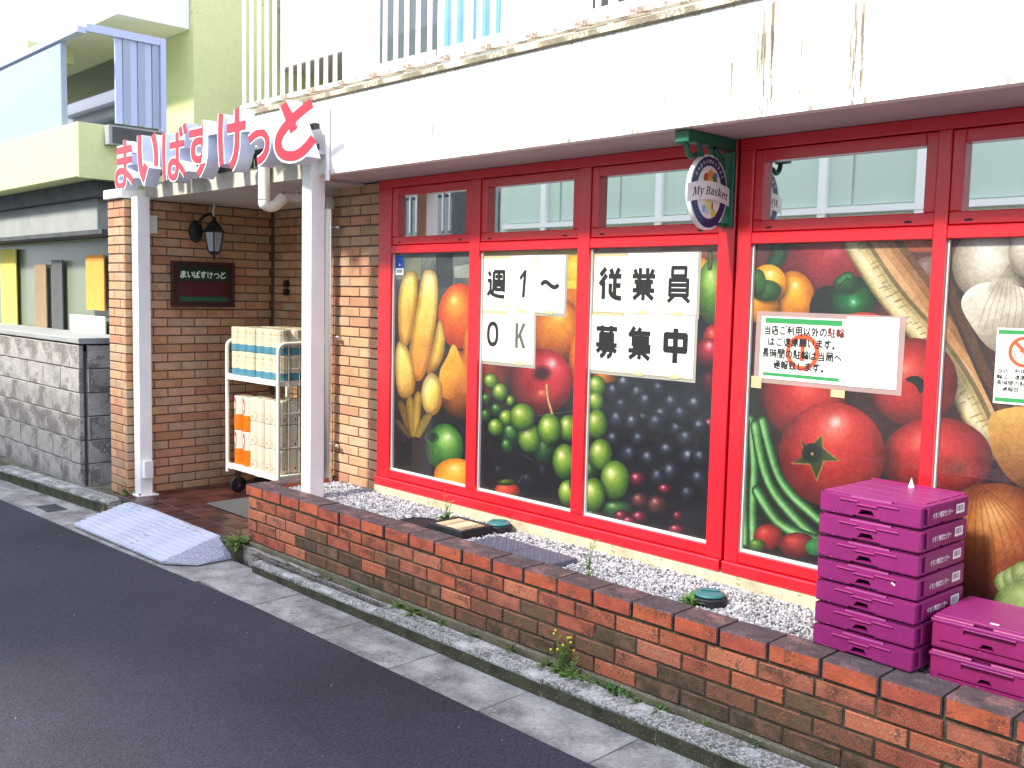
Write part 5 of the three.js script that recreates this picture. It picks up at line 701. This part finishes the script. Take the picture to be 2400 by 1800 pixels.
// ---------------------------------------------------------------- weeds
function leafGeo(l, w, bend) { const g = new THREE.PlaneGeometry(w, l, 2, 5), p = g.attributes.position; for (let i = 0; i < p.count; i++) { const t = (p.getY(i) + l / 2) / l, k = Math.sin(Math.PI * Math.min(1, t * 0.92 + 0.08)) * (1 - 0.2 * t); p.setXYZ(i, p.getX(i) * k, t * l * (1 - bend * 0.35 * t), Math.abs(p.getX(i)) * 0.5 + bend * l * t * t * 0.8); } g.computeVertexNormals(); return g; }
function weed(x, y, z, size, n, label, flower, tall) {
  const W = thing('weed', label ?? 'small green weed rooted at the foot of the brick planter wall', 'weed', [x, y, z], rr(0, 6), label ? undefined : 'weeds along the wall foot');
  const L = []; for (let k = 0; k < n; k++) { const a = rr(0, 6.28), g = leafGeo(size * rr(0.6, 1.1), size * rr(0.16, 0.3), rr(0.3, 1.1)); g.rotateX(rr(0.2, 1.0)); g.rotateY(a); g.translate(rr(-0.3, 0.3) * size, rr(0, 0.25) * size, rr(-0.2, 0.2) * size); L.push(g); }
  part('leaves', merge(L), rnd() < 0.5 ? M.leaf : M.leafPale, W);
  if (tall) { const S = [], F = []; for (let k = 0; k < tall; k++) { const dx = rr(-0.05, 0.05), dz = rr(-0.02, 0.03), h = rr(0.1, 0.2); S.push(new THREE.TubeGeometry(new THREE.QuadraticBezierCurve3(new THREE.Vector3(0, 0, 0), new THREE.Vector3(dx * 0.3, h * 0.6, dz * 0.3), new THREE.Vector3(dx, h, dz)), 8, 0.0015, 5)); for (let j = 0; j < 7; j++) { const t = rr(0.3, 0.95), g = leafGeo(0.028, 0.007, 0.4); g.rotateX(rr(0.3, 1.0)); g.rotateY(rr(0, 6)); g.translate(dx * t * t, h * t, dz * t); S.push(g); } if (flower) F.push(new THREE.SphereGeometry(0.006, 6, 5).translate(dx, h, dz)); } part('stems', merge(S), M.leafPale, W); if (F.length) part('flowers', merge(F), M.petal, W); }
}
for (const [x, z, s, n, y = 0.075] of [[-4.24, -2.996, 0.05, 12], [-3.86, -2.985, 0.06, 16], [-3.74, -2.985, 0.07, 18], [-3.52, -2.99, 0.05, 12], [-3.3, -2.985, 0.055, 14], [-2.45, -2.985, 0.06, 16], [-2.36, -2.985, 0.05, 14], [-2.3, -2.98, 0.05, 12], [-2.53, -2.99, 0.05, 12], [-2.0, -2.98, 0.035, 9, 0.09], [-1.78, -2.975, 0.035, 9, 0.1], [-3.04, -2.99, 0.05, 12], [-2.82, -2.985, 0.06, 22], [-2.58, -2.98, 0.06, 24], [-2.41, -2.975, 0.055, 20], [-2.2, -2.98, 0.05, 14], [-3.62, -2.99, 0.04, 10], [-4.5, -2.99, 0.04, 10], [-4.9, -2.98, 0.04, 10]]) weed(x, y, z, s, n);
weed(-2.72, 0.08, -2.98, 0.07, 60, 'tall yellow flowered weed growing from the kerb against the planter wall', true, 9); weed(-2.66, 0.08, -2.975, 0.06, 50, 'dense low weed clump beside the tall yellow flowered weed', false, 2);
weed(-5.44, 0.085, -2.95, 0.1, 46, 'grass tuft at the corner of the brick planter and the ramp', false, 3); weed(-7.25, 0.1, -3.02, 0.09, 46, 'green weed tuft at the foot of the brick porch pier', false, 2);
weed(-4.0, 0.435, -3.42, 0.07, 30, 'thin grass tuft behind the black lid in the gravel', false, 3); weed(-2.26, 0.435, -3.24, 0.07, 60, 'leafy weed against the lone teal drain cover', false, 0); weed(-2.78, 0.435, -3.2, 0.05, 14, 'pale dry weed in the gravel beyond the checker plate', false, 4);

// ---------------------------------------------------------------- neighbouring house
{
  const N = thing('neighbour_house', 'pale yellow green neighbouring house with an overhanging upper floor', 'building');
  const XR = -7.97;
  slab('overhang', N, M.neighbour, -16, XR, 2.53, 2.96, -4.0, -2.95, 0.01);
  slab('wall', N, M.neighbour, -16, XR - 0.003, 2.9605, 6.4, -12, -3.92);
  slab('ground_wall', N, M.neighbour, -16, XR - 0.1, 0.0, 2.529, -12, -3.42);
  slab('shutter_box', N, M.greyPanel, -16, -8.19, 2.14, 2.4, -3.419, -3.18, 0.006); slab('awning_edge', N, M.darkGrey, -16, -8.0, 2.1, 2.139, -3.419, -3.14, 0.004); slab('soffit', N, M.darkGrey, -16, XR - 0.11, 2.4005, 2.529, -3.419, -3.1);
  slab('balcony_front', N, M.paleBlue, -16, -8.35, 2.9605, 3.62, -3.02, -2.97, 0.004); slab('balcony_rail', N, M.lilac, -16, XR + 0.01, 3.64, 3.69, -3.03, -2.96, 0.004);
  for (let k = 0; k < 6; k++) slab('ribbed_panel', N, k % 2 ? M.lilac : M.paleBlue, XR - 0.02 - (k % 2) * 0.012, XR - (k % 2) * 0.012, 2.99, 3.66, -3.62 + k * 0.06 + 0.002, -3.62 + (k + 1) * 0.06 - 0.002);
  slab('corner_post', N, M.lilac, XR - 0.03, XR + 0.02, 2.80, 3.72, -3.67, -3.625); slab('balcony_rail', N, M.lilac, XR - 0.03, XR + 0.015, 3.66, 3.72, -3.6245, -3.03);
  slab('vent_hood', N, M.greyPanel, XR + 0.0005, XR + 0.09, 2.80, 2.955, -3.62, -3.16, 0.004); slab('vent_grille', N, M.darkGrey, XR + 0.0905, XR + 0.098, 2.815, 2.94, -3.6, -3.19);
  slab('upper_panel', N, M.whitePaint, -16, XR - 0.06, 3.86, 4.5, -3.915, -3.3); slab('column', N, M.neighbour, -9.9, -9.5, 3.72, 3.8595, -3.5, -3.1);
  slab('balcony_window', N, M.glassDark, -11.5, -8.6, 2.97, 3.84, -3.9195, -3.9);
  // shop window of the ground floor with coloured hangings
  slab('shop_pane', N, phys({ color: 0x7e8672, roughness: 0.3 }), -14, -8.25, 1.05, 2.08, -3.4195, -3.40);
  const hang = (n, label, u0, u1, v0, v1, c, z = -3.36) => { const a = onZ(u0, v0, z), b = onZ(u1, v1, z); const y0 = Math.min(a.y, b.y), y1 = Math.max(a.y, b.y); single(n, label, 'banner', box(b.x - a.x, y1 - y0, 0.012), std({ map: tint(c, 0.05, { S: 0.6 }), roughness: 0.8 }), [(a.x + b.x) / 2, (y0 + y1) / 2, z]); };
  hang('cloth_banner', 'yellow banner hanging at the neighbouring shop front', 2, 42, 585, 795, [232, 214, 96]); hang('cloth_banner', 'brown banner hanging at the neighbouring shop front', 82, 112, 620, 800, [150, 124, 96]); hang('cloth_banner', 'dark grey banner hanging at the neighbouring shop front', 122, 150, 610, 815, [86, 88, 88]); hang('cloth_banner', 'orange banner hanging at the neighbouring shop front', 202, 246, 598, 728, [236, 158, 72], -3.34); hang('cloth_banner', 'white notice hanging below the orange banner', 165, 248, 736, 800, [214, 212, 204], -3.35);
  const Wl = thing('block_wall', 'grey concrete block wall in front of the neighbouring shop', 'wall');
  slab('core', Wl, M.darkGrey, -13, -7.9, 0.06, 1.16, -3.1, -2.93);
  for (let r = 0; r < 6; r++) for (let x = -7.88, k = 0; x > -13; x -= 0.4, k++) { const e = r % 2 && k === 0 ? 0.2 : 0, a = Math.max(-13, x - 0.392 + (r % 2 ? 0.2 : 0)); const b = x + (r % 2 ? 0.2 : 0) - (e ? 0.2 : 0); if (b - a < 0.05) continue; part('block', bev(+(b - a).toFixed(3), 0.184, 0.04, 0.005, k * 0.3, r * 0.2), M.block, Wl, [(a + b) / 2, 0.17 + r * 0.19, -2.918]); }
  for (let r = 0; r < 6; r++) for (let k = 0; k < 2; k++) part('block', bev(0.29, 0.184, 0.04, 0.005, k * 0.2, r * 0.3), M.block, Wl, [-7.888, 0.17 + r * 0.19, -3.11 - k * 0.3], [0, Math.PI / 2, 0]);
  slab('core', Wl, M.darkGrey, -8.1, -7.91, 0.06, 1.16, -3.419, -3.1005);
  slab('coping', Wl, M.greyPanel, -13, -7.86, 1.225, 1.27, -3.38, -2.89, 0.006);
}

// ---------------------------------------------------------------- house across the street: shades the road and shows in the transom panes
{
  const O = thing('opposite_house', 'pale house across the street mirrored in the transom panes', 'building');
  const Z = 3.2, HT = 6.55, wallM = std({ map: tint([212, 218, 206], 0.05, { S: 2 }) });
  slab('wall', O, wallM, -30, -5.4, 0, 3.7, Z, Z + 4); slab('wall', O, wallM, -3.5, 20, 0, 3.7, Z, Z + 4.001); slab('wall', O, wallM, -5.399, -3.501, 0, 3.7, Z + 0.001, Z + 4);
  slab('upper_wall', O, wallM, -30, -5.4, 3.701, HT, Z, Z + 0.3); slab('upper_wall', O, wallM, -3.5, 20, 3.701, HT, Z, Z + 0.3); slab('lintel', O, wallM, -5.399, -3.501, 4.95, HT, Z + 0.001, Z + 0.299); slab('eave', O, M.greyPanel, -30, 20, HT + 0.001, HT + 0.1, Z - 0.15, Z + 0.45);
  for (let k = 0; k < 7; k++) slab('frosted_panel', O, M.frost, -10.9 + k * 1.12, -10.9 + k * 1.12 + 1.08, 2.78, 3.68, Z - 0.03, Z - 0.001);
  for (const x of [-10.1, -8.0, -5.67, -4.54]) slab('white_post', O, M.white, x - 0.05, x + 0.05, 2.3, 3.78, Z - 0.09, Z - 0.0305); slab('white_rail', O, M.white, -10.95, -3.0, 2.69, 2.76, Z - 0.1, Z - 0.0001);
  slab('dark_window', O, M.glassDark, -14, -11.1, 2.3, 3.7, Z - 0.02, Z - 0.001); slab('column', O, M.darkGrey, -11.9, -11.5, 2.2, 3.8, Z - 0.3, Z - 0.0205); for (let k = 0; k < 16; k++) slab('railing_bar', O, M.white, -13.9 + k * 0.17, -13.88 + k * 0.17, 2.7, 3.3, Z - 0.25, Z - 0.23); slab('railing_top', O, M.white, -14, -11.95, 3.3, 3.34, Z - 0.26, Z - 0.22);
  const [g, p] = span(-60, 60, -0.06, 0.1, 2.0, 3.2); struct('far_pavement', g, M.concrete, p);
}

renderer.render(scene, camera);
